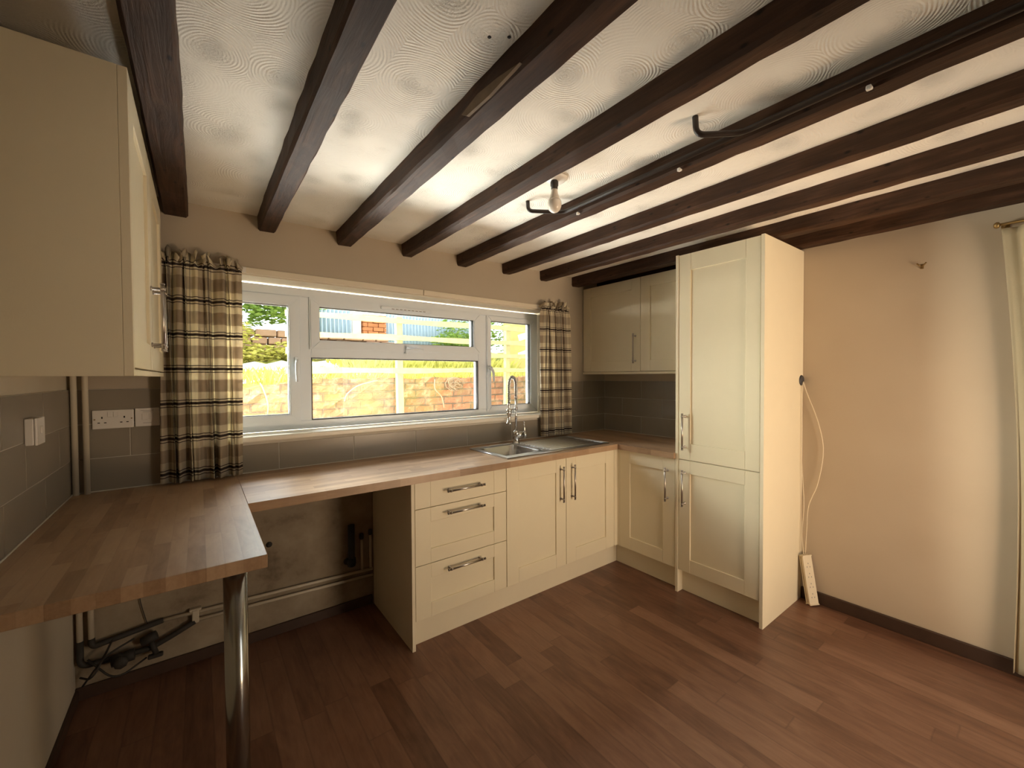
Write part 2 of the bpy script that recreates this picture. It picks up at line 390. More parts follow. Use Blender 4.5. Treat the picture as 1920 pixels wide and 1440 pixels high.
def sash(name, x0, x1, z0, z1, t):
    bm = newbm(); frame_rect(bm, x0, x1, z0, z1, t, fy-.018, fy+.05, .006)
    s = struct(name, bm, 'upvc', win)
    bm = newbm(); frame_rect(bm, x0+t-.001, x1-t+.001, z0+t-.001, z1-t+.001, .004, fy-.004, fy+.03, 0)
    struct('glazing_gasket', bm, 'gasket', s)
    struct('pane', boxes(((x0+t, fy+.012, z0+t), (x1-t, fy+.020, z1-t))), 'glass', s)
    return s
sash('sash', .447, .936, 1.140, 1.892, .058)
sash('sash', 2.262, 2.745, 1.140, 1.892, .040)
sash('sash', .990, 2.197, 1.585, 1.898, .055)
bm = newbm(); frame_rect(bm, .998, 2.19, 1.156, 1.535, .006, fy+.004, fy+.04, 0, 0)
struct('glazing_gasket', bm, 'gasket', win)
struct('pane', boxes(((1.0, fy+.02, 1.158), (2.188, fy+.028, 1.533))), 'glass', win)
# handles
def win_handle(x, z, d):
    bm = newbm(); y = fy-.018
    box(bm, (x-.012, y-.010, z-.03), (x+.012, y, z+.03), .003)
    cyl(bm, (x, y, z+.005), (x, y-.03, z+.005), .010)
    if d == 'v': tube(bm, bend([(x, y-.028, z+.012), (x-.004, y-.042, z-.02), (x-.004, y-.042, z-.115)], .02), [.010]*8+[.007], 12)
    elif d == 'v2': tube(bm, bend([(x, y-.028, z+.012), (x+.012, y-.046, z-.02), (x+.022, y-.04, z-.10)], .03), [.010]*8+[.006], 12)
    else: tube(bm, bend([(x-.01, y-.028, z+.004), (x+.02, y-.042, z), (x+.10, y-.042, z)], .02), [.010]*8+[.006], 12)
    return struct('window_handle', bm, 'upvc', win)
win_handle(.915, 1.505, 'v'); win_handle(2.275, 1.475, 'v2'); win_handle(1.60, 1.600, 'h')
bm = newbm(); box(bm, (1.42, fy-.034, 1.862), (1.785, fy-.016, 1.884), .006, seg=2)
for k in range(9): box(bm, (1.49+k*.028, fy-.036, 1.8665), (1.508+k*.028, fy-.0335, 1.870), 0, 1)
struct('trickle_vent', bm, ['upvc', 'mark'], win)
struct('window_sill', boxes(((wx0, -.032, 1.073), (wx1, fy+.002, 1.103)), bev=.006), 'sill', win)
struct('trim_1', boxes(((.60, -.012, 1.962), (1.664, -.0005, 1.996)), ((1.668, -.012, 1.962), (2.705, -.0005, 1.996)), bev=.002), 'board')
# white reveal lining just inside the opening
struct('trim_2', boxes(((wx0-.0, .002, wz1-.006), (wx1, fy+.02, wz1)), ((wx0, .002, wz0), (wx0+.006, fy+.02, wz1)), ((wx1-.006, .002, wz0), (wx1, fy+.02, wz1))), 'board')

# added unseen glazed door, placed for the warm light, and the curtained side window
dr = bpy.data.objects.new('unseen_door', None); COL.objects.link(dr); dr.location = (2.6, BACK-.1, 0); dr['kind'] = 'structure'; WORLD['unseen_door'] = Vector(dr.location)
bm = newbm()
for a, b in ((2.12, 2.20), (3.01, 3.09)): box(bm, (a, BACK-.12, 0), (b, BACK-.06, 2.05), .004)
box(bm, (2.20, BACK-.12, 0), (3.01, BACK-.06, .16), .004); box(bm, (2.20, BACK-.12, 1.96), (3.01, BACK-.06, 2.05), .004)
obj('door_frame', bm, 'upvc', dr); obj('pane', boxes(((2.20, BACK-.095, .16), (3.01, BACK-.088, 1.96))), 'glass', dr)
w2 = bpy.data.objects.new('window_2', None); COL.objects.link(w2); w2.location = (W+.1, (dy0+dy1)/2, .9); w2['kind'] = 'structure'; WORLD['window_2'] = Vector(w2.location)
bm = newbm()
for a, b in ((dy0, dy0+.06), (dy1-.06, dy1)): box(bm, (W+.08, a, .9), (W+.14, b, dz), .004)
box(bm, (W+.08, dy0+.06, .9), (W+.14, dy1-.06, .96), .004); box(bm, (W+.08, dy0+.06, dz-.06), (W+.14, dy1-.06, dz), .004)
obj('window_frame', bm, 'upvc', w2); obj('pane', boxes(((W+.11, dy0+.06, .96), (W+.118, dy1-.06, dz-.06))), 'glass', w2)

# ------------------------------------------------------------------ ceiling beams
rb = random.Random(3)
def beam(x0, x1, label, zb=2.2, sk=0.0):
    n = 44; bm = newbm(); t = bmesh.new(); rings = []
    for i in range(n+1):
        y = BACK + (0-BACK)*i/n
        j = [rb.uniform(-.0022, .0022) for _ in range(4)]
        xo = sk*y
        rings.append([t.verts.new(p) for p in ((x0+xo+j[0], y, H+.01), (x0+xo+j[1]+.004, y, zb+.010), (x0+xo+.012, y, zb+j[2]), (x1+xo-.010, y, zb+j[3]), (x1+xo+j[0]-.003, y, zb+.010), (x1+xo+j[1], y, H+.01))])
    for A, B in zip(rings, rings[1:]):
        for k in range(5): t.faces.new((A[k], A[k+1], B[k+1], B[k]))
    t.faces.new(rings[0]); t.faces.new(rings[-1][::-1])
    for A, B in zip(rings, rings[1:]): t.faces.new((A[5], A[0], B[0], B[5]))
    merge(bm, t)
    o = obj('ceiling_beam', bm, 'beam'); tag(o, label, 'ceiling beam', 'dark ceiling beams'); o['kind'] = 'thing'; return o
B = [(.325, .428, 'broad dark-stained beam over the wall cupboard with bar handles facing the window, first of nine'),
     (.715, .803, 'dark-stained beam ending over the window beside the plaid curtain, second of nine'),
     (1.115, 1.208, 'dark-stained beam with a pale bare patch on its side, third of nine'),
     (1.518, 1.596, 'dark-stained beam passing just beside the bare bulb, fourth of nine'),
     (1.925, 2.010, 'dark-stained beam that carries the two black conduits, fifth of nine'),
     (2.322, 2.402, 'dark-stained beam next after the beam with conduits, sixth of nine'),
     (2.702, 2.785, 'dark-stained beam ending over the small window-side curtain, seventh of nine'),
     (3.070, 3.170, 'dark-stained beam running over the cream wall cupboard and larder unit, eighth of nine'),
     (3.395, 3.490, 'dark-stained beam tight against the beige side wall, last of nine')]
for x0, x1, l in B: beam(x0, x1, l, zb=2.197 if x0 > 3 else 2.2)

b3 = [o for o in bpy.data.objects if o.get('label', '').startswith('dark-stained beam with a pale bare patch')][0]
bm = newbm(); t2 = bmesh.new(); q = [(-1.50, 2.204), (-1.47, 2.222), (-1.56, 2.236), (-1.66, 2.226), (-1.76, 2.208), (-1.62, 2.200)]
a_ = [t2.verts.new((1.1125, y, z)) for y, z in q]; b_ = [t2.verts.new((1.122, y, z)) for y, z in q]
t2.faces.new(a_); t2.faces.new(b_[::-1])
for k in range(6): t2.faces.new((a_[k], a_[(k+1) % 6], b_[(k+1) % 6], b_[k]))
merge(bm, t2); o = obj('bare_patch', bm, 'bare_wood', b3); o['label'] = 'pale unstained sliver on the beam edge'
# ------------------------------------------------------------------ tiles
def tiles(name, label, plane, runs, rows, joint0):
    """runs: (u0,u1) extents per row; real tiles with grout bed behind"""
    bm = newbm(); g = .0016
    def put(u0, u1, z0, z1, d0, d1, bev, mi):
        if plane == 'y': box(bm, (u0, -d1, z0), (u1, -d0, z1), bev, mi)
        elif plane == 'l': box(bm, (d0, u0, z0), (d1, u1, z1), bev, mi)
        else: box(bm, (W-d1, u0, z0), (W-d0, u1, z1), bev, mi)
    for (z0, z1), spans, off in zip(rows, runs, joint0):
        for (a, b) in spans:
            put(a, b, z0, z1, .0005, .0060, 0, 1)
            k = math.floor((a-off)/.4); u = off+k*.4
            while u < b:
                c, d = max(u+g, a), min(u+.4-g, b)
                if d-c > .01: put(c, d, z0+g, z1-g, .0055, .0085, .0009, 0)
                u += .4
    o = obj(name, bm, ['tile', 'grout'], origin=(0, 0, 0)); return tag(o, label, 'wall tiles', 'taupe splashback tiles')
R3 = [(.913, 1.060), (1.060, 1.2135), (1.2135, 1.367)]
tiles('splashback', 'taupe rectangular tiles in running bond below and beside the window', 'y',
      [[(.009, W-.009)], [(.009, wx0-.001), (wx1+.001, W-.009)], [(.009, wx0-.001), (wx1+.001, W-.009)]], R3, [.0, .198, .0])
o = obj('grout_strip', boxes(((wx0, -.0060, 1.060), (wx1, -.0005, 1.071), 1), bev=0), ['tile', 'grout'], origin=(0, 0, 0)); tag(o, 'thin grout band under the white window sill', 'grout')
tiles('splashback', 'taupe tiles behind the white light switch on the side wall', 'l', [[(-1.9, -.001)]]*3, R3, [-.0, -.2, -.0])
tiles('splashback', 'taupe tiles under the cream wall cupboard by the larder unit', 'r', [[(-1.079, -.001)]]*3, R3, [-.014, -.215, -.014])

# ------------------------------------------------------------------ kitchen units
def fmap(face, f, u0):
    if face == 'y': return lambda u, v, d: (u0+u, f+d, v)          # faces -y
    if face == '-x': return lambda u, v, d: (f+d, u0-u, v)         # faces -x, u runs towards the camera
    return lambda u, v, d: (f-d, u0+u, v)                          # faces +x
def shaker(face, f, u0, width, z0, z1, stile=.09, rail=.09, slab=False):
    P = fmap(face, f, u0); bm = newbm()
    def b(u0_, u1_, v0, v1, d0, d1, bev=.0014): box(bm, P(u0_, v0, d0), P(u1_, v1, d1), bev)
    b(0, stile, z0, z1, 0, .019); b(width-stile, width, z0, z1, 0, .019)
    if slab: b(stile, width-stile, z0, z1, 0.0004, .019)
    else:
        b(stile, width-stile, z0, z0+rail, 0.0004, .019); b(stile, width-stile, z1-rail, z1, .0004, .019)
        b(stile-.002, width-stile+.002, z0+rail-.002, z1-rail+.002, .009, .017, 0)
    return bm
def bar_handle(face, f, u, z, vertical, length, parent, lab='brushed metal bar handle'):
    P = fmap(face, f, 0 if face != '-x' else 0); bm = newbm(); L = length/2
    off = .032
    if vertical:
        tube(bm, [P(u, z-L, -off), P(u, z+L, -off)], .0062, 16)
        for s in (-1, 1):
            tube(bm, [P(u, z+s*(L-.020), -.0002), P(u, z+s*(L-.020), -.004), P(u, z+s*(L-.020), -.005), P(u, z+s*(L-.020), -off)], [.008, .008, .0048, .0048], 14)
            tube(bm, [P(u, z+s*(L-.024), -off), P(u, z+s*(L-.016), -off)], .0080, 16)
            tube(bm, [P(u, z+s*(L-.004), -off), P(u, z+s*L, -off)], .0072, 16)
    else:
        tube(bm, [P(u-L, z, -off), P(u+L, z, -off)], .0062, 16)
        for s in (-1, 1):
            tube(bm, [P(u+s*(L-.020), z, -.0002), P(u+s*(L-.020), z, -.004), P(u+s*(L-.020), z, -.005), P(u+s*(L-.020), z, -off)], [.008, .008, .0048, .0048], 14)
            tube(bm, [P(u+s*(L-.024), z, -off), P(u+s*(L-.016), z, -off)], .0080, 16)
            tube(bm, [P(u+s*(L-.004), z, -off), P(u+s*L, z, -off)], .0072, 16)
    o = obj('handle', bm, 'brushed', parent); o['label'] = lab; return o

XP, XD, XS, YF, XF = 1.307, 1.908, 2.404, -.606, 2.933
YT0, YT1, HT, XW, ZWB, ZWT = -1.080, -1.610, 2.187, 3.210, 1.427, 2.1815
# drawer unit
t = thing('drawer_cabinet', 'cream base unit with three drawers under the wooden worktop', 'kitchen cabinet', (1.607, -.3, 0))
obj('side_panel', boxes(((XP, YF, 0), (XP+.018, -.016, .871)), bev=.0008), 'cream_side', t)
obj('carcass', boxes(((XP+.019, YF+.020, .15), (XP+.036, -.016, .871)), ((XD-.018, YF+.020, .15), (XD-.001, -.016, .871)), ((XP+.036, YF+.020, .15), (XD-.018, -.016, .168)),
    ((XP+.036, YF+.020, .853), (XD-.018, -.25, .871)), ((XP+.036, -.024, .168), (XD-.018, -.016, .871))), 'cream_side', t)
for z0, z1, sl, hz in ((.732, .869, True, .806), (.436, .729, False, .688), (.150, .433, False, .385)):
    d = obj('drawer', shaker('y', YF, XP+.020, XD-XP-.022, z0, z1, .088, .075, sl), 'cream', t)
    bar_handle('y', YF, 1.618, hz, False, .235, d)
# sink unit
t = thing('sink_cabinet', 'cream base unit with a pair of doors under the sink', 'kitchen cabinet', (2.4, -.3, 0))
obj('carcass', boxes(((XD+.001, YF+.020, .15), (XD+.018, -.016, .871)), ((2.873, YF+.020, .15), (2.890, -.016, .871)), ((XD+.018, YF+.020, .15), (2.873, -.016, .168)),
    ((XD+.018, -.024, .168), (2.873, -.016, .871)), ((XD+.018, YF+.020, .835), (2.873, YF+.036, .871))), 'cream_side', t)
for u0, u1, hx in ((XD+.002, XS-.0015, 2.352), (XS+.0015, 2.895, 2.456)):
    d = obj('door', shaker('y', YF, u0, u1-u0, .150, .869), 'cream', t)
    bar_handle('y', YF, hx, .702, True, .235, d)
obj('corner_post', boxes(((2.897, YF, .150), (XF+.018, YF+.018, .869)), bev=.0008), 'cream', t)
# corner unit under the right-hand worktop
t = thing('corner_cabinet', 'cream single-door base unit between sink unit and tall larder', 'kitchen cabinet', (3.2, -.85, 0))
obj('carcass', boxes(((XF+.020, -.640, .15), (W-.012, -.622, .871)), ((XF+.020, YT0+.003, .15), (W-.012, YT0+.020, .871)), ((XF+.020, YT0+.020, .15), (W-.012, -.640, .168)), ((W-.02, YT0+.02, .168), (W-.012, -.64, .871))), 'cream_side', t)
obj('filler_strip', boxes(((XF, -.6265, .150), (XF+.018, -.6065, .869)), bev=.0008), 'cream', t)
d = obj('door', shaker('-x', XF, -.628, .448, .150, .869), 'cream', t)
bar_handle('-x', XF, 1.022, .693, True, .225, d)
# kickboards
o = obj('kickboard', boxes(((XP+.019, YF+.050, 0), (2.985, YF+.066, .148)), bev=.0008), 'cream_side'); tag(o, 'cream kickboard under the drawers and sink doors', 'kickboard')
o = obj('kickboard', boxes(((XF+.052, YT0+.001, 0), (XF+.068, YF+.049, .148)), bev=.0008), 'cream_side'); tag(o, 'short cream kickboard below the corner door', 'kickboard')
# tall larder
t = thing('larder_cabinet', 'tall cream larder unit with two shaker doors reaching the beams', 'tall cabinet', (3.2, -1.345, 0))
obj('side_panel', boxes(((XF-.004, YT0-.018, 0), (W-.002, YT0, HT)), bev=.0008), 'cream_side', t)
obj('side_panel', boxes(((XF-.004, YT1, 0), (W-.002, YT1+.019, HT)), bev=.0008), 'cream_side', t)
obj('carcass', boxes(((XF+.022, YT1+.02, .15), (W-.012, YT0-.019, .168)), ((XF+.022, YT1+.02, HT-.018), (W-.012, YT0-.019, HT-.001)), ((W-.02, YT1+.02, .168), (W-.012, YT0-.019, HT-.018)), ((XF+.022, YT1+.02, .862), (W-.02, YT0-.019, .880))), 'cream_side', t)
wd = (YT0-.021)-(YT1+.022)
d = obj('door', shaker('-x', XF, YT0-.021, wd, .874, HT-.004, .078, .105), 'cream', t); bar_handle('-x', XF, 1.143, 1.055, True, .235, d)
d = obj('door', shaker('-x', XF, YT0-.021, wd, .150, .870, .078, .085), 'cream', t); bar_handle('-x', XF, 1.143, .692, True, .235, d)
obj('kickboard', boxes(((XF+.052, YT1+.020, 0), (XF+.068, YT0-.019, .148)), bev=.0008), 'cream_side', t)
# wall cupboard in the corner
t = thing('wall_cabinet', 'cream two-door wall cupboard beside the larder, over the tiles', 'wall cabinet', (3.35, -.54, ZWB))
obj('carcass', boxes(((XW+.020, -.020, ZWB+.02), (W-.001, -.003, ZWT)), ((XW+.020, YT0+.002, ZWB+.02), (W-.001, YT0+.018, ZWT)), ((XW+.020, YT0+.018, ZWB+.02), (W-.001, -.020, ZWB+.038)), ((XW+.020, YT0+.018, ZWT-.018), (W-.001, -.020, ZWT)), ((W-.008, YT0+.018, ZWB+.038), (W-.001, -.02, ZWT-.018))), 'cream_side', t)
obj('light_pelmet', boxes(((XW-.004, YT0+.002, ZWB), (XW+.05, -.003, ZWB+.018)), ((XW+.05, -.02, ZWB), (W-.001, -.003, ZWB+.018)), bev=.0008), 'cream', t)
d = obj('door', shaker('-x', XW, -.006, .600, ZWB+.022, ZWT, .085, .085), 'cream', t); bar_handle('-x', XW, .562, 1.629, True, .235, d)
d = obj('door', shaker('-x', XW, -.609, .468, ZWB+.022, ZWT, .085, .085), 'cream', t)
# wall cupboard on the left-hand wall
t = thing('wall_cabinet', 'dim plain-sided wall cupboard over the worktop leg, doors facing the larder', 'wall cabinet', (.16, -.65, 1.423))
XU, U0, U1 = .326, -1.202, -.092
obj('side_panel', boxes(((.002, U0, 1.423), (XU-.019, U0+.018, 2.180)), ((XU-.0185, U0, 1.423), (XU, U0+.018, 2.180)), bev=.0008), 'cream_side', t)
obj('carcass', boxes(((.002, U1-.018, 1.443), (XU-.021, U1, 2.180)), ((.002, U0+.019, 1.443), (XU-.021, U1-.018, 1.461)), ((.002, U0+.019, 2.162), (XU-.021, U1-.018, 2.180)), ((.002, U0+.019, 1.461), (.010, U1-.018, 2.162))), 'cream_side', t)
obj('light_pelmet', boxes(((XU-.04, U0+.019, 1.423), (XU-.001, U1, 1.440)), bev=.0008), 'cream', t)
um = -.648
d = obj('door', shaker('x', XU, U0+.020, um-.0015-(U0+.020), 1.444, 2.180, .085, .085), 'cream', t); bar_handle('x', XU, um-.045, 1.630, True, .235, d)
d = obj('door', shaker('x', XU, um+.0015, U1-um-.002, 1.444, 2.180, .085, .085), 'cream', t); bar_handle('x', XU, um+.045, 1.630, True, .235, d)

# ------------------------------------------------------------------ worktops
ZW0, ZW1 = .872, .910
bm = newbm(); box(bm, (.0095, -1.226, ZW0), (.6035, -.0095, ZW1), .0015)
for f in bm.faces:
    if f.normal.y < -.7: f.material_index = 1
    if f.normal.x > .7: f.material_index = 2
o = obj('worktop', bm, ['wt_y', 'wt_edge', 'wt_edge_y'], origin=(0, 0, 0)); tag(o, 'butcher-block worktop return carried by the steel leg', 'worktop')
bx0, bx1, by0, by1 = 1.985, 2.285, -.500, -.185      # sink bowl
bm = newbm()
for a, b in (((.6045, YF-.022, ZW0), (bx0-.012, -.0095, ZW1)), ((bx1+.012, YF-.022, ZW0), (2.9095, -.0095, ZW1)), ((bx0-.012, YF-.022, ZW0), (bx1+.012, by0-.012, ZW1)), ((bx0-.012, by1+.012, ZW0), (bx1+.012, -.0095, ZW1))):
    box(bm, a, b, 0)
for f in bm.faces:
    if f.normal.y < -.7: f.material_index = 1
o = obj('worktop', bm, ['wt_x', 'wt_edge'], origin=(0, 0, 0)); tag(o, 'long butcher-block worktop running under the window and round the sink', 'worktop')
bm = newbm(); box(bm, (2.9105, -1.0795, ZW0), (W-.0095, -.0095, ZW1), .001)
for f in bm.faces:
    if f.normal.x < -.7: f.material_index = 1
o = obj('worktop', bm, ['wt_y', 'wt_edge_y'], origin=(0, 0, 0)); tag(o, 'short butcher-block worktop between the window run and the larder', 'worktop')
bm = newbm(); box(bm, (.012, -.0125, .9105), (W-.012, -.0088, .9155), .001); o = obj('sealant_bead', bm, 'grout'); tag(o, 'thin pale sealant line where worktop meets window-wall tiles', 'sealant')
bm = newbm(); box(bm, (.0088, -1.9 if 0 else -1.226, .9105), (.0125, -.013, .9155), .001); o = obj('sealant_bead', bm, 'grout'); tag(o, 'thin pale sealant line along the tiles with the light switch', 'sealant')
bm = newbm(); box(bm, (W-.0125, -1.078, .9105), (W-.0088, -.013, .9155), .001); o = obj('sealant_bead', bm, 'grout'); tag(o, 'thin pale sealant line below the wall cupboard by the larder', 'sealant')

# steel worktop leg
t = thing('support_post', 'shiny steel tube leg under the corner of the worktop', 'support', (.53, -1.14, 0))
bm = newbm(); tube(bm, [(.53, -1.14, .02), (.53, -1.14, .862)], .030, 40); obj('tube', bm, 'leg_steel', t)
bm = newbm(); lathe(bm, (.53, -1.14, .862), [(.045, 0), (.045, .006), (.038, .0095)]); obj('top_plate', bm, 'brushed', t)
bm = newbm(); lathe(bm, (.53, -1.14, 0), [(.034, 0), (.034, .012), (.030, .02)]); obj('foot', bm, 'grey_plastic', t)

# ------------------------------------------------------------------ sink
t = thing('kitchen_sink', 'inset stainless steel sink with bowl and ribbed drainer', 'sink', (2.41, -.35, .91))
sx0, sx1, sy0, sy1, sz = 1.945, 2.885, -.565, -.128, .9165
bm = newbm()
for a, b in (((sx0, sy0, .9102), (bx0, sy1, sz)), ((bx0, sy0, .9102), (bx1, by0, sz)), ((bx0, by1, .9102), (bx1, sy1, sz)), ((bx1, sy0, .9102), (bx1+.03, sy1, sz)),
             ((sx1-.02, sy0, .9102), (sx1, sy1, sz)), ((bx1+.03, sy0, .9102), (sx1-.02, sy0+.03, sz)), ((bx1+.03, sy1-.03, .9102), (sx1-.02, sy1, sz))): box(bm, a, b, 0)
# raised rolled edge
for a, b in (((sx0, sy0), (sx1, sy0)), ((sx1, sy0), (sx1, sy1)), ((sx1, sy1), (sx0, sy1)), ((sx0, sy1), (sx0, sy0))):
    cyl(bm, (a[0], a[1], sz-.001), (b[0], b[1], sz-.001), .0035, 10)
obj('rim', bm, 'steel', t)
bm = newbm(); t2 = bmesh.new(); prof = [(.0, 0), (.004, -.006), (.012, -.10), (.035, -.135), (.08, -.145)]; rings = []
def rrect(x0, x1, y0, y1, r, z, n=5):
    out = []
    for cx, cy, a0 in ((x1-r, y1-r, 0), (x0+r, y1-r, 90), (x0+r, y0+r, 180), (x1-r, y0+r, 270)):
        for k in range(n+1):
            a = math.radians(a0+90*k/n); out.append((cx+r*math.cos(a), cy+r*math.sin(a), z))
    return out
for ins, dz_ in prof: rings.append([t2.verts.new(p) for p in rrect(bx0+ins-.001, bx1-ins+.001, by0+ins-.001, by1-ins+.001, .045, sz+dz_)])
for A, B_ in zip(rings, rings[1:]):
    n = len(A)
    for k in range(n): t2.faces.new((A[k], A[(k+1) % n], B_[(k+1) % n], B_[k])).smooth = True
t2.faces.new(rings[-1])
merge(bm, t2); bmesh.ops.reverse_faces(bm, faces=bm.faces[:]); obj('bowl', bm, 'shaded_bowl_steel', t)
bm = newbm(); c = ((bx0+bx1)/2, (by0+by1)/2, sz-.1448); lathe(bm, c, [(.040, 0), (.040, .003), (.030, .004), (.028, .001), (.0, .001)]); obj('drain', bm, 'chrome', t)
bm = newbm(); lathe(bm, (bx1-.0135, -.40, .865), [(.020, 0), (.020, .004), (.012, .006), (.0, .006)], (-1, 0, .1)); obj('overflow', bm, 'chrome', t)
bm = newbm(); box(bm, (bx1+.03, sy0+.03, .9102), (sx1-.02, sy1-.03, .9125), 0)
for k in range(11):
    y = sy0+.060+k*.0325; tube(bm, [(bx1+.055, y, .9130), (bx1+.07, y, .9160), (sx1-.07, y, .9150), (sx1-.05, y, .9130)], [.002, .0070, .0070, .002], 10)
obj('drainer', bm, 'steel', t)
# spring tap
tx, ty = 2.330, -.155
t = thing('spring_tap', 'tall chrome pull-down kitchen tap with coiled spring neck', 'tap', (tx, ty, .9165))
bm = newbm(); lathe(bm, (tx, ty, .9167), [(.028, 0), (.028, .004), (.023, .008), (.023, .045), (.025, .05), (.025, .085), (.018, .095), (.012, .097)])
cyl(bm, (tx-.012, ty+.004, .978), (tx+.052, ty-.018, .978), .026)
obj('body', bm, 'chrome', t)
bm = newbm(); lathe(bm, (tx+.053, ty-.0185, .978), [(.0245, 0), (.026, .003), (.026, .016), (.021, .020), (.0, .021)], (.945, -.326, 0)); k_ = obj('control_knob', bm, 'chrome', t)
bm = newbm(); tube(bm, bend([(tx+.064, ty-.022, .998), (tx+.064, ty-.022, 1.02), (tx+.060, ty-.022, 1.066)], .01), .0038, 10); lathe(bm, (tx+.060, ty-.022, 1.062), [(.004, 0), (.006, .006), (.005, .014), (.0, .016)]); obj('lever', bm, 'chrome', k_)
bm = newbm(); tube(bm, [(tx, ty, 1.01), (tx, ty, 1.26)], .0085, 16); lathe(bm, (tx, ty, 1.25), [(.012, 0), (.012, .016)]); lathe(bm, (tx, ty, 1.165), [(.013, 0), (.013, .02)]); obj('riser', bm, 'chrome', t)
hx, hy = tx-.128, ty-.085                             # spray head hangs over the bowl
arc = []
mxx, myy = (tx+hx)/2, (ty+hy)/2
for i in range(61):
    s = i/60
    if s < .25: arc.append(Vector((tx, ty, 1.265+(1.345-1.265)*s/.25)))
    elif s < .75:
        a = (s-.25)/.5*PI; arc.append(Vector((mxx+(tx-mxx)*math.cos(a), myy+(ty-myy)*math.cos(a), 1.340+.068*math.sin(a))))
    else: arc.append(Vector((hx, hy, 1.340-(1.340-1.215)*(s-.75)/.25)))
bm = newbm(); tube(bm, arc, .0055, 12); hose = obj('hose', bm, 'grey_plastic', t)
bm = newbm(); pts = []
seg = 36*12; u = Vector((0.55, -0.83, 0))
for i in range(seg+1):
    s = i/seg*60; j = min(int(s), 59); p = arc[j].lerp(arc[j+1], s-j); d = (arc[min(j+1, 60)]-arc[j]).normalized()
    sd = Vector((myy-ty, -(mxx-tx), 0)).normalized(); n_ = d.cross(sd).normalized(); a = 2*PI*i/12
    pts.append(p+(sd*math.cos(a)+n_*math.sin(a))*.0105)
tube(bm, pts, .0019, 6); obj('spring', bm, 'chrome', t)
bm = newbm(); lathe(bm, (hx, hy, 1.225), [(.010, 0), (.012, -.01), (.009, -.03), (.009, -.045), (.017, -.05), (.018, -.075), (.012, -.085), (.013, -.125), (.021, -.140), (.022, -.150), (.0, -.151)]); obj('spray_head', bm, 'chrome', t)
bm = newbm(); tube(bm, [(tx, ty, 1.175), (hx, hy, 1.175)], .004, 10); lathe(bm, (hx, hy, 1.165), [(.020, 0), (.020, .018)]); obj('holder_arm', bm, 'chrome', t)

# ------------------------------------------------------------------ curtains
def curtain(label, x0, x1, z0, z1, y, folds, seed, flare=0.0, ruff=.05, gather=0.0):
    r = random.Random(seed); nu, nv = folds*14, 70
    ph = [r.uniform(0, 6.28) for _ in range(8)]; top = z1-ruff
    bm = newbm(); uvl = bm.loops.layers.uv.new('UVMap'); g = []
    width = (x1-x0)*2.0
    for j in range(nv+1):
        v = j/nv; z = z0+(z1-z0)*v; row = []
        for i in range(nu+1):
            s = i/nu
            a = s*folds*2*PI + 1.5*math.sin(s*9+ph[0]) + .25*math.sin(v*3+ph[1]+s*4)
            amp = .029*(.75+.35*math.sin(s*13+ph[2]))*(1-.25*v)
            x = x0+(x1-x0)*s + .010*math.sin(a*.5+ph[3]+v*2) - gather*(s-.5)*math.sin(v*PI) + flare*(1-v)*(s)
            yy = y + amp*math.sin(a) + .006*math.sin(a*2.3+ph[4]+v*4)
            zz = z
            if z > top:
                q = (z-top)/ruff
                yy = y + (.010+.026*q)*math.sin(a*1.9+ph[5]); x += .016*q*math.sin(a*1.5+ph[6]); zz = top + (z-top)*(1+.34*math.sin(a*.8+ph[7])+.24*math.sin(a*2.6+ph[2]))
            elif z > top-.05: yy = y + (yy-y)*(.45+.55*(top-z)/.05)
            row.append((bm.verts.new((x, yy, zz)), s*width, z-z0))
        g.append(row)
    for j in range(nv):
        for i in range(nu):
            q = [g[j][i], g[j][i+1], g[j+1][i+1], g[j+1][i]]
            f = bm.faces.new([p[0] for p in q]); f.smooth = True
            for l, p in zip(f.loops, q): l[uvl].uv = (p[1], p[2])
    o = obj('curtain', bm, 'plaid'); m = o.modifiers.new('thick', 'SOLIDIFY'); m.thickness = .0016
    return tag(o, label, 'curtain', 'plaid curtains at the kitchen window')
curtain('wide plaid curtain hanging between the dim wall cupboard and the window', .312, .628, .921, 2.005, -.066, 8, 5)
curtain('narrow plaid curtain hanging over the sink drainer', 2.665, 2.955, .925, 2.003, -.066, 7, 11, flare=.045)
for a, b, lab in ((.30, .66, 'white curtain track behind the wide plaid curtain heading'), (2.66, 3.0, 'white curtain track behind the narrow plaid curtain heading')):
    bm = newbm(); box(bm, (a, -.026, 1.966), (b, -.0125, 1.992), .002)
    for k in range(7): box(bm, (a+.03+k*(b-a-.06)/6-.003, -.032, 1.962), (a+.03+k*(b-a-.06)/6+.003, -.0265, 1.975), .001)
    tag(obj('curtain_track', bm, 'white_plastic'), lab, 'curtain track')

# cream curtain near the unseen added door, tied in at the side wall
bm = newbm(); nu, nv = 150, 60; g = []
for j in range(nv+1):
    v = j/nv; z = .03+(2.09-.03)*v; row = []
    lead = -2.425 - .05*(1-v)**.8 - .03*math.sin(v*PI)
    end = -3.42
    for i in range(nu+1):
        s = i/nu; y = lead+(end-lead)*s; a = s*11*2*PI
        row.append(bm.verts.new((3.440+.022*math.sin(a+.4*math.sin(v*3))+.008*math.sin(a*2.3+v*2), y+.012*math.sin(a*.7+v*2), z)))
    g.append(row)
for j in range(nv):
    for i in range(nu): bm.faces.new((g[j][i], g[j+1][i], g[j+1][i+1], g[j][i+1])).smooth = True
o = obj('curtain', bm, 'cream_cloth'); o.modifiers.new('thick', 'SOLIDIFY').thickness = .002
tag(o, 'plain cream curtain hanging against the beige side wall', 'curtain')
t = thing('curtain_rod', 'thin brass curtain rod holding the plain cream curtain', 'curtain rod', (3.442, -3.2, 2.105))
bm = newbm(); cyl(bm, (3.442, -2.41, 2.108), (3.442, -3.50, 2.108), .006, 12); obj('rod', bm, 'brass', t)
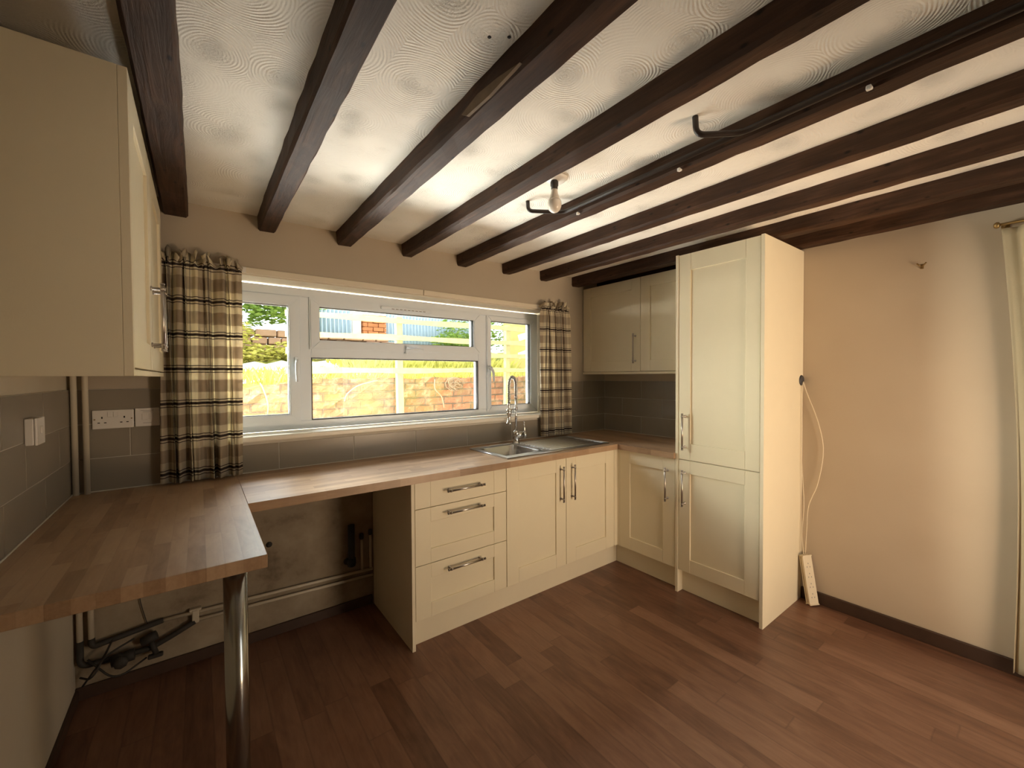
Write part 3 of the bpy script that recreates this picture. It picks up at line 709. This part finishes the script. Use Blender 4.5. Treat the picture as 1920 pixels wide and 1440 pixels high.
bm = newbm(); lathe(bm, (3.442, -2.412, 2.108), [(.006, 0), (.013, .004), (.015, .012), (.009, .020), (0, .022)], (0, 1, 0)); obj('finial', bm, 'brass', t)
bm = newbm(); tube(bm, [(3.442, -2.425, 2.108), (3.4965, -2.425, 2.108)], .005, 10); lathe(bm, (3.4965, -2.425, 2.108), [(.014, 0), (.014, .004)], (-1, 0, 0)); obj('bracket', bm, 'brass', t)

# small hook bracket on the side wall
t = thing('wall_hook', 'small brass hook screwed to the bare beige wall', 'wall hook', (W, -2.144, 1.97))
bm = newbm(); box(bm, (W-.004, -2.150, 1.968), (W-.0002, -2.138, 1.992), .001); lathe(bm, (W-.004, -2.144, 1.975), [(.004, 0), (.003, .002)], (-1, 0, 0)); obj('plate', bm, 'brass', t)
bm = newbm()
for s in (-1, 1): tube(bm, bend([(W-.003, -2.144, 1.983), (W-.018, -2.144+s*.008, 1.982), (W-.02, -2.144+s*.018, 1.996)], .008), .003, 8)
obj('hook', bm, 'brass', t)

# ------------------------------------------------------------------ electrics
def plate(face, lo, hi): pass
t = thing('double_socket', 'white double power socket on tiles beside the painted pipes', 'power socket', (.137, -.009, 1.19))
bm = newbm(); box(bm, (.0745, -.0160, 1.190), (.212, -.0088, 1.274), .003, seg=2); obj('faceplate', bm, 'white_plastic', t)
for c in (.1065, .180):
    for a, b in (((c-.0025, -.0166, 1.236), (c+.0025, -.0159, 1.245)), ((c-.0145, -.0166, 1.2155), (c-.0065, -.0159, 1.2195)), ((c+.0065, -.0166, 1.2155), (c+.0145, -.0159, 1.2195))):
        obj('pin_slot', boxes((a, b)), 'hole', t)
for x in (.1325, .1515):
    bm = newbm(); box(bm, (x-.008, -.0185, 1.243), (x+.008, -.0157, 1.266), .0012); obj('rocker_switch', bm, 'white_plastic', t)
for x, z in ((.0825, 1.233), (.2045, 1.233)):
    bm = newbm(); lathe(bm, (x, -.0159, z), [(.0032, 0), (.0026, .001)], (0, -1, 0), 12); obj('screw', bm, 'brass', t)
t = thing('fused_switch', 'white fused spur switch on tiles next to the double socket', 'switch', (.26, -.009, 1.19))
bm = newbm(); box(bm, (.216, -.0170, 1.192), (.303, -.0088, 1.277), .003, seg=2); obj('faceplate', bm, 'white_plastic', t)
bm = newbm(); box(bm, (.240, -.0192, 1.222), (.262, -.0168, 1.252), .0012); obj('rocker_switch', bm, 'white_plastic', t)
bm = newbm(); box(bm, (.264, -.0185, 1.224), (.280, -.0168, 1.250), .0012); obj('fuse_holder', bm, 'white_plastic', t)
for z, n in ((1.266, 11), (1.259, 7), (1.208, 7)):   # too small to read in the photograph
    bm = newbm()
    for k in range(n): box(bm, (.2595-n*.0021+k*.0042, -.0174, z-.001), (.2595-n*.0021+k*.0042+.0028, -.0169, z+.001))
    obj('lettering', bm, 'mark', t)
t = thing('light_switch', 'white surface-mounted switch box on the tiled side wall', 'switch', (.02, -.54, 1.205))
bm = newbm(); box(bm, (.0088, -.612, 1.203), (.030, -.528, 1.289), .003, seg=2); obj('back_box', bm, 'white_plastic', t)
bm = newbm(); box(bm, (.0305, -.613, 1.202), (.037, -.527, 1.290), .002, seg=2); obj('faceplate', bm, 'white_plastic', t)
bm = newbm(); box(bm, (.0368, -.578, 1.238), (.0405, -.562, 1.262), .0012); obj('rocker_switch', bm, 'white_plastic', t)

# bulb and holder
bxp, byp = 1.693, -1.263
t = thing('ceiling_light', 'bare opal bulb in a dark holder between two beams', 'ceiling light', (bxp, byp, 2.27))
bm = newbm(); lathe(bm, (bxp+.012, byp, 2.2748), [(.048, 0), (.048, -.006), (.040, -.014), (.020, -.017), (.0, -.018)]); obj('ceiling_rose', bm, 'white_plastic', t)
bm = newbm(); lathe(bm, (bxp, byp, 2.2585), [(.014, 0), (.017, -.006), (.017, -.022), (.0145, -.024), (.0145, -.036)]); obj('bulb_holder', bm, 'dust', t)
bm = newbm(); lathe(bm, (bxp, byp, 2.2225), [(.012, 0), (.0135, -.005), (.0155, -.02), (.022, -.038), (.0265, -.046)]); bb = obj('bulb', bm, 'bulb_base', t)
bm = newbm(); lathe(bm, (bxp, byp, 2.1765), [(.0265, 0), (.0295, -.008), (.0308, -.018), (.0295, -.030), (.0245, -.042), (.015, -.051), (.006, -.0545), (.0, -.055)]); obj('globe', bm, 'bulb', bb)

# conduits along the fifth beam
def conduit(y0, x0, label, ze):
    z = 2.225 if ze == 0 else 2.212
    p = bend([(x0, y0, 2.274), (x0, y0-.004, z), (1.905 if ze == 0 else 1.888, y0-.10, z-.002), (1.9115 if ze == 0 else 1.891, y0-.30, z), (1.9095 if ze == 0 else 1.891, BACK+.01, z)], .035)
    bm = newbm(); tube(bm, p, .0095, 14)
    o = obj('conduit', bm, 'conduit'); return tag(o, label, 'conduit', 'dark pipes on the fifth beam')
M['conduit'] = plain('black_brown_conduit', (.022, .013, .009), .4, var=.3, scale=20)
conduit(-1.003, 1.757, 'long dark pipe leaving the ceiling next to the bare bulb', 0)
conduit(-1.850, 1.782, 'shorter dark pipe leaving the ceiling well forward of the bulb', 1)
for y, lab in ((-1.708, 'tiny pale pipe clip halfway between the bulb and forward pipe bend'), (-2.267, 'tiny pinkish pipe clip on the beam forward of both pipe bends'), (-1.18, 'tiny pale pipe clip close beside the bulb')):
    bm = newbm(); box(bm, (1.9195, y-.007, 2.1925), (1.933, y+.007, 2.2005), .002); box(bm, (1.9165, y-.006, 2.190), (1.9225, y+.006, 2.203), .002)
    tag(obj('pipe_clip', bm, 'clip' if 0 else 'white_plastic'), lab, 'pipe clip')

# ------------------------------------------------------------------ pipework
for x, lab in ((.022, 'painted vertical pipe tight in the corner of the tiled walls'), (.0575, 'painted vertical pipe just left of the double socket')):
    bm = newbm(); tube(bm, [(x, -.030, .27), (x, -.030, .871)], .0105, 16); tube(bm, [(x, -.030, .911), (x, -.030, 2.19)], .0105, 16); tube(bm, [(x, -.030, .87), (x, -.030, .912)], .0105, 16, caps=False)
    tag(obj('water_pipe', bm, 'pipe_paint'), lab, 'pipe')
bm = newbm(); tube(bm, [(.30, -.018, .258), (.85, -.018, .240), (1.300, -.018, .222)], .0085, 12); tag(obj('water_pipe', bm, 'pipe_paint'), 'upper painted pipe running low along the wall under the worktop', 'pipe')
bm = newbm(); tube(bm, [(.42, -.018, .215), (.85, -.018, .200), (1.300, -.018, .185)], .0085, 12); tag(obj('water_pipe', bm, 'pipe_paint'), 'lower painted pipe running low along the wall under the worktop', 'pipe')
bm = newbm(); box(bm, (.408, -.034, .205), (.436, -.0005, .270), .004); box(bm, (.398, -.030, .262), (.446, -.0005, .274), .003); tag(obj('pipe_bracket', bm, 'pipe_paint'), 'pale painted bracket joining the two low pipes', 'pipe bracket')
for x, top, cap, lab in ((1.235, .425, 'dust', 'painted pipe stub with dark cap next to the black waste pipe'), (1.288, .440, 'grey_plastic', 'painted pipe stub with grey cap against the drawer unit')):
    t = thing('pipe_stub', lab, 'pipe', (x, -.02, .23))
    bm = newbm(); tube(bm, [(x, -.0195, .233), (x, -.0195, top)], .0075, 12); obj('pipe', bm, 'pipe_paint', t)
    bm = newbm(); lathe(bm, (x, -.0195, top-.002), [(.010, 0), (.012, .004), (.012, .030), (.006, .034)]) ; obj('cap', bm, cap, t)
bm = newbm(); tube(bm, bend([(1.167, -.045, .530), (1.167, -.045, .320), (1.150, -.0005, .300)], .03), .0195, 20); lathe(bm, (1.167, -.045, .330), [(.024, 0), (.025, -.03), (.022, -.045), (.0, -.050)])
tag(obj('waste_pipe', bm, 'black_pipe'), 'black plastic waste pipe standing open under the worktop', 'pipe')
# old valve and tangle of fittings in the corner
t = thing('stopcock_fittings', 'grimy dark tangle of valves and joints in the corner under the worktop', 'pipe fittings', (.15, -.05, .1))
bm = newbm()
tube(bm, bend([(.022, -.030, .27), (.022, -.034, .16), (.25, -.036, .150), (.34, -.030, .18), (.42, -.026, .213)], .03), .012, 12)
tube(bm, bend([(.0575, -.030, .27), (.060, -.032, .232), (.30, -.018, .258)], .02), .012, 12)
lathe(bm, (.16, -.045, .150), [(.020, -.04), (.026, -.038), (.026, -.01), (.02, 0), (.026, .01), (.026, .038), (.02, .04)], (1, .0, .05), 8)
lathe(bm, (.25, -.04, .200), [(.016, -.03), (.022, -.028), (.022, .028), (.016, .03)], (.9, 0, .3), 8)
obj('pipework', bm, 'dust', t)
bm = newbm(); cyl(bm, (.16, -.045, .15), (.16, -.11, .165), .008, 10); lathe(bm, (.16, -.11, .165), [(.008, 0), (.026, .002), (.026, .010), (.006, .012)], (0, -1, .2), 8); obj('valve_handle', bm, 'dust', t)
bm = newbm(); cyl(bm, (.255, -.045, .19), (.275, -.060, .13), .011, 10); box(bm, (.245, -.075, .115), (.300, -.05, .132), .004); obj('valve_handle', bm, 'dust', t)
for k, (a, b, c_) in enumerate((((.03, -.05, .08), (.11, -.10, .21), (.20, -.06, .23)), ((.05, -.07, .20), (.14, -.11, .09), (.24, -.05, .12)), ((.02, -.03, .11), (.07, -.12, .13), (.13, -.03, .25)))):
    bm = newbm(); tube(bm, bend([a, b, c_], .06), .004, 8); obj('wire', bm, 'dust', t)
bm = newbm(); tube(bm, [(.235+.02*math.sin(k*.45), -.012, .871-.0415*k) for k in range(16)], .0018, 6); tag(obj('hanging_wire', bm, 'dust'), 'thin dark wire hanging down the wall below the worktop', 'wire')
bm = newbm(); lathe(bm, (.545, -.0003, .415), [(.006, 0), (.005, .001)], (0, -1, 0), 12); tag(obj('drill_hole', bm, 'hole'), 'small dark drilled hole in the wall above the low pipes', 'hole')
bm = newbm(); lathe(bm, (.745, -.0003, .505), [(.016, 0), (.014, .004), (.006, .005), (.006, .012)], (0, -1, 0), 12); tag(obj('pipe_hole', bm, 'dust'), 'dark rough pipe hole in the wall beside the worktop corner', 'hole')

# cable grommet, flex and extension block by the larder
t = thing('cable_grommet', 'round black cable grommet on the side of the larder', 'grommet', (3.463, YT1-.002, 1.38))
bm = newbm(); lathe(bm, (3.463, YT1-.0002, 1.380), [(.032, 0), (.032, .004), (.027, .008), (.0, .009)], (0, -1, 0)); obj('disc', bm, 'grey_plastic', t)
ex = thing('extension_block', 'white extension socket block leaning on the wall by the larder', 'extension socket', (3.44, -1.68, 0))
a, b = Vector((3.435, -1.690, .012)), Vector((3.462, -1.640, .285))
d = (b-a).normalized(); nrm = Vector((-.45, -.85, 0)); nrm = (nrm-d*nrm.dot(d)).normalized(); sd = d.cross(nrm)
bm = newbm(); t2 = bmesh.new(); bmesh.ops.create_cube(t2, size=1); L = (b-a).length
for v in t2.verts: v.co = a.lerp(b, .5)+d*v.co.x*L+sd*v.co.y*.052+nrm*v.co.z*.026
bmesh.ops.bevel(t2, geom=t2.edges[:], offset=.005, segments=2, affect='EDGES'); merge(bm, t2); obj('housing', bm, 'cable_white', ex)
for k in range(4):
    for dx, dy_ in ((.014, 0), (-.006, .010), (-.006, -.010)):
        t2 = bmesh.new(); bmesh.ops.create_cube(t2, size=1); c0 = a.lerp(b, .16+.21*k)+nrm*.0131+d*dx+sd*dy_
        for v in t2.verts: v.co = c0+d*v.co.x*.007+sd*v.co.y*.004+nrm*v.co.z*.001
        bm = newbm(); merge(bm, t2); obj('pin_slot', bm, 'mark', ex)
bm = newbm(); pts = [(3.463, -1.622, 1.372), (3.470, -1.640, 1.30), (3.472, -1.700, 1.12), (3.476, -1.725, .95), (3.474, -1.700, .75), (3.468, -1.655, .60), (3.470, -1.645, .45), (3.466, -1.640, .295)]
def smooth(pts, n=8):
    P_ = [Vector(p) for p in pts]; P_ = [P_[0]]+P_+[P_[-1]]; out = []
    for i in range(1, len(P_)-2):
        for k in range(n):
            s = k/n; p0, p1, p2, p3 = P_[i-1:i+3]
            out.append(.5*((2*p1)+(p2-p0)*s+(2*p0-5*p1+4*p2-p3)*s*s+(3*p1-p0-3*p2+p3)*s**3))
    out.append(P_[-2]); return out
tube(bm, smooth(pts), .0027, 8); tag(obj('power_cable', bm, 'cable_white'), 'white flex looping out from the grommet to the extension block', 'cable')
bm = newbm(); pts = [(3.458, -1.6225, 1.370), (3.459, -1.617, 1.2), (3.460, -1.618, .9), (3.466, -1.630, .6), (3.462, -1.622, .42), (3.452, -1.636, .291)]
tube(bm, smooth(pts), .0024, 8); tag(obj('power_cable', bm, 'cable_white'), 'white flex hanging straight down the larder edge', 'cable')
for x, y, lab in ((1.095, -1.740, 'dark screw hole in the ceiling plaster, closest to the third beam'), (1.055, -1.71, 'dark screw hole in the ceiling plaster, smaller of the pair'), ):
    bm = newbm(); lathe(bm, (x, y, 2.2748), [(.005, 0), (.004, -.001)], seg=10); tag(obj('screw_hole', bm, 'hole'), lab, 'hole')

# ------------------------------------------------------------------ garden outside
g = obj('patio', boxes(((-3, .3, -.1), (7, 1.8, .35))), 'patio', origin=(0, 0, 0)); tag(g, 'pale strip of paving between the house and brick wall', 'paving', kind='structure')
bm = newbm(); t2 = bmesh.new(); rg = random.Random(2); nx, nz = 90, 16; gg = []
for j in range(nz+1):
    row = []
    for i in range(nx+1):
        x = -2+9*i/nx; top = 1.30+.10*min(1, max(0, (x-.6)/.8)); z = .3+(top-.3)*j/nz
        row.append(t2.verts.new((x, 1.78+rg.uniform(-.012, .012), z+(rg.uniform(-.015, .015) if j == nz else 0))))
    gg.append(row)
back = [t2.verts.new((v.co.x, 2.05, v.co.z)) for v in gg[-1]]
for j in range(nz):
    for i in range(nx): t2.faces.new((gg[j][i], gg[j][i+1], gg[j+1][i+1], gg[j+1][i]))
for i in range(nx): t2.faces.new((gg[-1][i], gg[-1][i+1], back[i+1], back[i]))
merge(bm, t2); tag(obj('retaining_wall', bm, 'garden_brick', origin=(0, 0, 0)), 'old mossy brick retaining wall outside the window', 'brick wall')
bm = newbm(); t2 = bmesh.new(); gg = []; nx, ny = 100, 40
for j in range(ny+1):
    y = 1.95+7*(j/ny)**1.3; row = []
    for i in range(nx+1):
        x = -5+16*i/nx; zb = 1.29+.09*min(1, max(0, (x-.6)/.8)); z = zb+(y-1.95)*.115+rg.uniform(-.03, .03)*(1 if j else .3)
        row.append(t2.verts.new((x, y, z)))
    gg.append(row)
for j in range(ny):
    for i in range(nx):
        f = t2.faces.new((gg[j][i], gg[j][i+1], gg[j+1][i+1], gg[j+1][i])); f.smooth = True
merge(bm, t2)
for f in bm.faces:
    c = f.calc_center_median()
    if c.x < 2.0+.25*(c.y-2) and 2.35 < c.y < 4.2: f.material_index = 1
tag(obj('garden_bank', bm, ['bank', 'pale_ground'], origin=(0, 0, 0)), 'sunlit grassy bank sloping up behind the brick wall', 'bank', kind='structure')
def tufts(name, label, cat, m, n, fx, h, wdt=.004, seed=1):
    r = random.Random(seed); bm = newbm()
    for _ in range(n):
        x, y, z = fx(r); a = r.uniform(0, PI); hh = h*r.uniform(.4, 1.2); lx, ly = r.uniform(-.6, .6)*hh, r.uniform(-.7, .5)*hh
        dx, dy_ = math.cos(a)*wdt, math.sin(a)*wdt
        v = [bm.verts.new(p) for p in ((x-dx, y-dy_, z-.01), (x+dx, y+dy_, z-.01), (x+lx*.4+dx*.7, y+ly*.4, z+hh*.6), (x+lx, y+ly, z+hh))]
        bm.faces.new(v[:3]); bm.faces.new((v[0], v[2], v[3]))
    o = obj(name, bm, m, origin=(0, 0, 0)); tag(o, label, cat, kind='stuff')
tufts('grass', 'yellow-green grass tufts along the top of the brick wall', 'grass', 'leaf2', 5200, lambda r: (r.uniform(-.5, 5.2),) + (lambda y: (y, 1.37+(y-1.95)*.12))(r.uniform(1.80, 2.6)), .11, .005)
tufts('grass', 'taller dry grass scattered up the garden bank', 'grass', 'leaf2', 3800, lambda r: (lambda x, y: (x, y, 1.36+(y-1.95)*.115))(r.uniform(2.0, 4.6), r.uniform(2.75, 4.15)), .20, .008, 4)
def foliage(bm, c, rad, n, size, r):
    for _ in range(n):
        while True:
            p = Vector((r.uniform(-1, 1), r.uniform(-1, 1), r.uniform(-1, 1)))
            if .35 < p.length < 1: break
        p = Vector((c[0]+p.x*rad[0], c[1]+p.y*rad[1], c[2]+p.z*rad[2])); s = size*r.uniform(.5, 1.3)
        q = Matrix.Rotation(r.uniform(0, 6.28), 3, 'Z') @ Matrix.Rotation(r.uniform(-1.2, 1.2), 3, 'X')
        bm.faces.new([bm.verts.new(p+q @ Vector(v)*s) for v in ((-.5, 0, 0), (0, -.3, .1), (.6, 0, 0), (0, .3, .1))])
def bush(name, label, cat, loc, blobs, n, size, m, trunk=None, seed=1):
    r = random.Random(seed); t = thing(name, label, cat, loc)
    bm = newbm()
    for c, rad in blobs: foliage(bm, c, rad, n, size, r)
    o = obj('foliage', bm, m, t)
    if trunk:
        bm = newbm()
        for pts, rr in trunk: tube(bm, smooth(pts, 4), rr, 10)
        obj('trunk', bm, 'bark', t)
    return t
bush('garden_tree', 'leafy tree seen through the narrow pane by the wide curtain', 'tree', (1.75, 5.3, 1.6),
     [((1.25, 5.2, 2.9), (.75, .6, .55)), ((.7, 5.4, 2.5), (.7, .6, .55)), ((1.9, 5.6, 3.0), (.6, .5, .6)), ((1.0, 5.6, 3.5), (1.2, .6, .5)), ((1.5, 5.0, 2.55), (.5, .4, .3))], 900, .10, 'leaf',
     [([(1.78, 5.3, 1.65), (1.74, 5.25, 2.1), (1.80, 5.3, 2.6), (1.95, 5.4, 3.2)], .065), ([(1.76, 5.28, 2.25), (1.6, 5.2, 2.6), (1.45, 5.2, 2.9)], .035)], 3)
bush('ivy_hedge', 'ivy clump spilling over the blue sheet fence', 'hedge', (5.1, 5.3, 1.7), [((5.3, 5.5, 2.5), (.75, .4, .45)), ((6.2, 5.5, 2.5), (.7, .4, .5)), ((4.9, 5.3, 2.15), (.6, .3, .2))], 900, .08, 'leaf', None, 5)
bush('low_shrub', 'yellow-green shrub below the leafy tree', 'shrub', (.8, 4.6, 1.6), [((.75, 4.6, 2.0), (.45, .25, .3)), ((1.75, 4.55, 1.8), (.5, .25, .2)), ((1.2, 4.55, 1.75), (.5, .25, .14))], 700, .07, 'leaf2', None, 6)
# rubble stone wall behind the shrub
rs = random.Random(9); bm = newbm()
for row in range(5):
    x = .4+rs.uniform(0, .1)
    while x < 3.2:
        l = rs.uniform(.18, .34); hh = .11
        box(bm, (x, 5.0+rs.uniform(-.03, .03), 1.58+row*.12), (x+l-.015, 5.25, 1.58+row*.12+hh), .02, seg=2); x += l
tag(obj('rubble_wall', bm, 'stone'), 'low rough stone wall under the tree at the far side of the garden', 'stone wall')
# corrugated fence
def corrugated(x0, x1, label):
    bm = newbm(); n = int((x1-x0)/.0125); ring = []
    for i in range(n+1):
        x = x0+(x1-x0)*i/n; y = 6.0+.02*math.sin(i*PI/3); ring.append([bm.verts.new((x, y, z)) for z in (1.7, 2.74)])
    for A, B_ in zip(ring, ring[1:]): bm.faces.new((A[0], B_[0], B_[1], A[1])).smooth = True
    o = obj('sheet_fence', bm, 'corrugated'); o.modifiers.new('thick', 'SOLIDIFY').thickness = .003
    tag(o, label, 'fence', 'blue sheet fencing')
corrugated(2.15, 2.92, 'blue corrugated sheet fence between the tree and orange brick stack')
corrugated(3.62, 5.75, 'blue corrugated sheet fence running from the brick stack into ivy')
bm = newbm()
for row in range(11):
    off = (row % 2)*.11
    for k in range(4):
        a, b = max(3.12, 3.0+off+k*.22), min(3.60, 3.0+off+(k+1)*.22-.01)
        if b-a > .03: box(bm, (a, 5.92+rs.uniform(-.01, .01), 1.75+row*.085), (b, 6.2, 1.75+row*.085+.077), .006)
tag(obj('brick_stack', bm, 'rust_brick'), 'orange brick pier standing between the blue fence sheets', 'brick pier')
bm = newbm(); box(bm, (2.93, 5.97, 1.7), (3.10, 6.05, 2.72), .005); tag(obj('gate_panel', bm, 'timber_white'), 'narrow white panel beside the orange brick pier', 'panel')
# post and rail fence just outside
t = thing('rail_fence', 'weathered post and rail fence in front of the brick wall', 'fence', (2.6, 1.6, .35))
for x in (2.155, 3.56):
    lean = .02 if x < 3 else -.03
    bm = newbm(); t2 = bmesh.new(); bmesh.ops.create_cube(t2, size=1)
    for v in t2.verts: v.co = Vector((x+v.co.x*.075-lean*v.co.z, 1.635+v.co.y*.05, 1.2+v.co.z*1.7))
    bmesh.ops.bevel(t2, geom=t2.edges[:], offset=.008, segments=1, affect='EDGES'); merge(bm, t2); obj('post', bm, 'timber_pale', t)
for k, z in enumerate((1.475, 1.655, 1.815, 1.995)):
    bm = newbm(); t2 = bmesh.new(); n = 30; R_ = []
    for i in range(n+1):
        x = 1.08+(5.2-1.08)*i/n; w_ = .027+.004*math.sin(i*.9+k); zz = z+.004*math.sin(i*.5+k*2)+.006*(x-1.4)
        R_.append([t2.verts.new(p) for p in ((x, 1.590, zz-w_), (x, 1.609, zz-w_), (x, 1.609, zz+w_), (x, 1.590, zz+w_))])
    for A, B_ in zip(R_, R_[1:]):
        for q in range(4): t2.faces.new((A[q], A[(q+1) % 4], B_[(q+1) % 4], B_[q]))
    t2.faces.new(R_[0]); t2.faces.new(R_[-1][::-1]); merge(bm, t2); obj('rail', bm, 'timber_pale', t)
# ochre shed wall with slanting boards
bm = newbm(); box(bm, (5.0, 3.5, 1.3), (9.5, 3.7, 3.6), .01); tag(obj('garden_shed_wall', bm, 'render_ochre'), 'ochre wall seen through the pane above the tap', 'outbuilding')
for k in range(4):
    z = 1.62+k*.30; bm = newbm(); t2 = bmesh.new(); bmesh.ops.create_cube(t2, size=1)
    A, B_ = Vector((4.75, 2.9, z-.17)), Vector((6.0, 2.95, z+.20)); d = (B_-A).normalized(); up = Vector((-d.z, 0, d.x))
    for v in t2.verts: v.co = A.lerp(B_, .5)+d*v.co.x*(B_-A).length+Vector((0, 1, 0))*v.co.y*.03+up*v.co.z*.10
    merge(bm, t2); tag(obj('slanting_board', bm, 'timber_white'), ['lowest', 'second lowest', 'second highest', 'highest'][k]+' of four slanting pale boards in front of the ochre wall', 'board', 'slanting boards by the ochre wall')
bm = newbm(); 
for x in (5.3, 6.0): box(bm, (x-.03, 2.98, 1.45), (x+.03, 3.03, 3.0), .003)
box(bm, (5.3, 2.985, 1.47), (6.0, 3.02, 1.50)); tag(obj('board_frame', bm, 'timber_pale'), 'upright timber frame carrying the slanting pale boards', 'frame')
# roots trailing over the brick
for pts, lab in (([(1.62, 1.74, 1.17), (1.64, 1.70, 1.25), (1.75, 1.68, 1.33), (1.95, 1.70, 1.375)], 'pale dry root arching across the brick wall'),
                 ([(.95, 1.75, 1.08), (.95, 1.72, 1.18), (.92, 1.74, 1.30), (.90, 1.80, 1.36)], 'pale root hanging down the brick behind the narrow window pane'),
                 ([(2.62, 1.75, 1.38), (2.60, 1.70, 1.27), (2.68, 1.70, 1.18), (2.72, 1.72, 1.05)], 'thin pale root looping down the brick past the fence post')):
    bm = newbm(); tube(bm, smooth(pts), .006, 8); tag(obj('root', bm, 'twig'), lab, 'root', 'dry roots on the brick wall')
bm = newbm(); rr = random.Random(12)
for k in range(9):
    c = Vector((2.90+rr.uniform(-.04, .04), 1.735, 1.32+rr.uniform(-.04, .03))); r0 = rr.uniform(.03, .08)
    tube(bm, [c+Vector((math.cos(a*.6)*r0*1.5, rr.uniform(-.012, .0), math.sin(a*.6)*r0)) for a in range(9)], .004, 6)
tag(obj('twig_bundle', bm, 'twig'), 'tangled bunch of reddish twigs on top of the brick wall', 'twigs', kind='stuff')
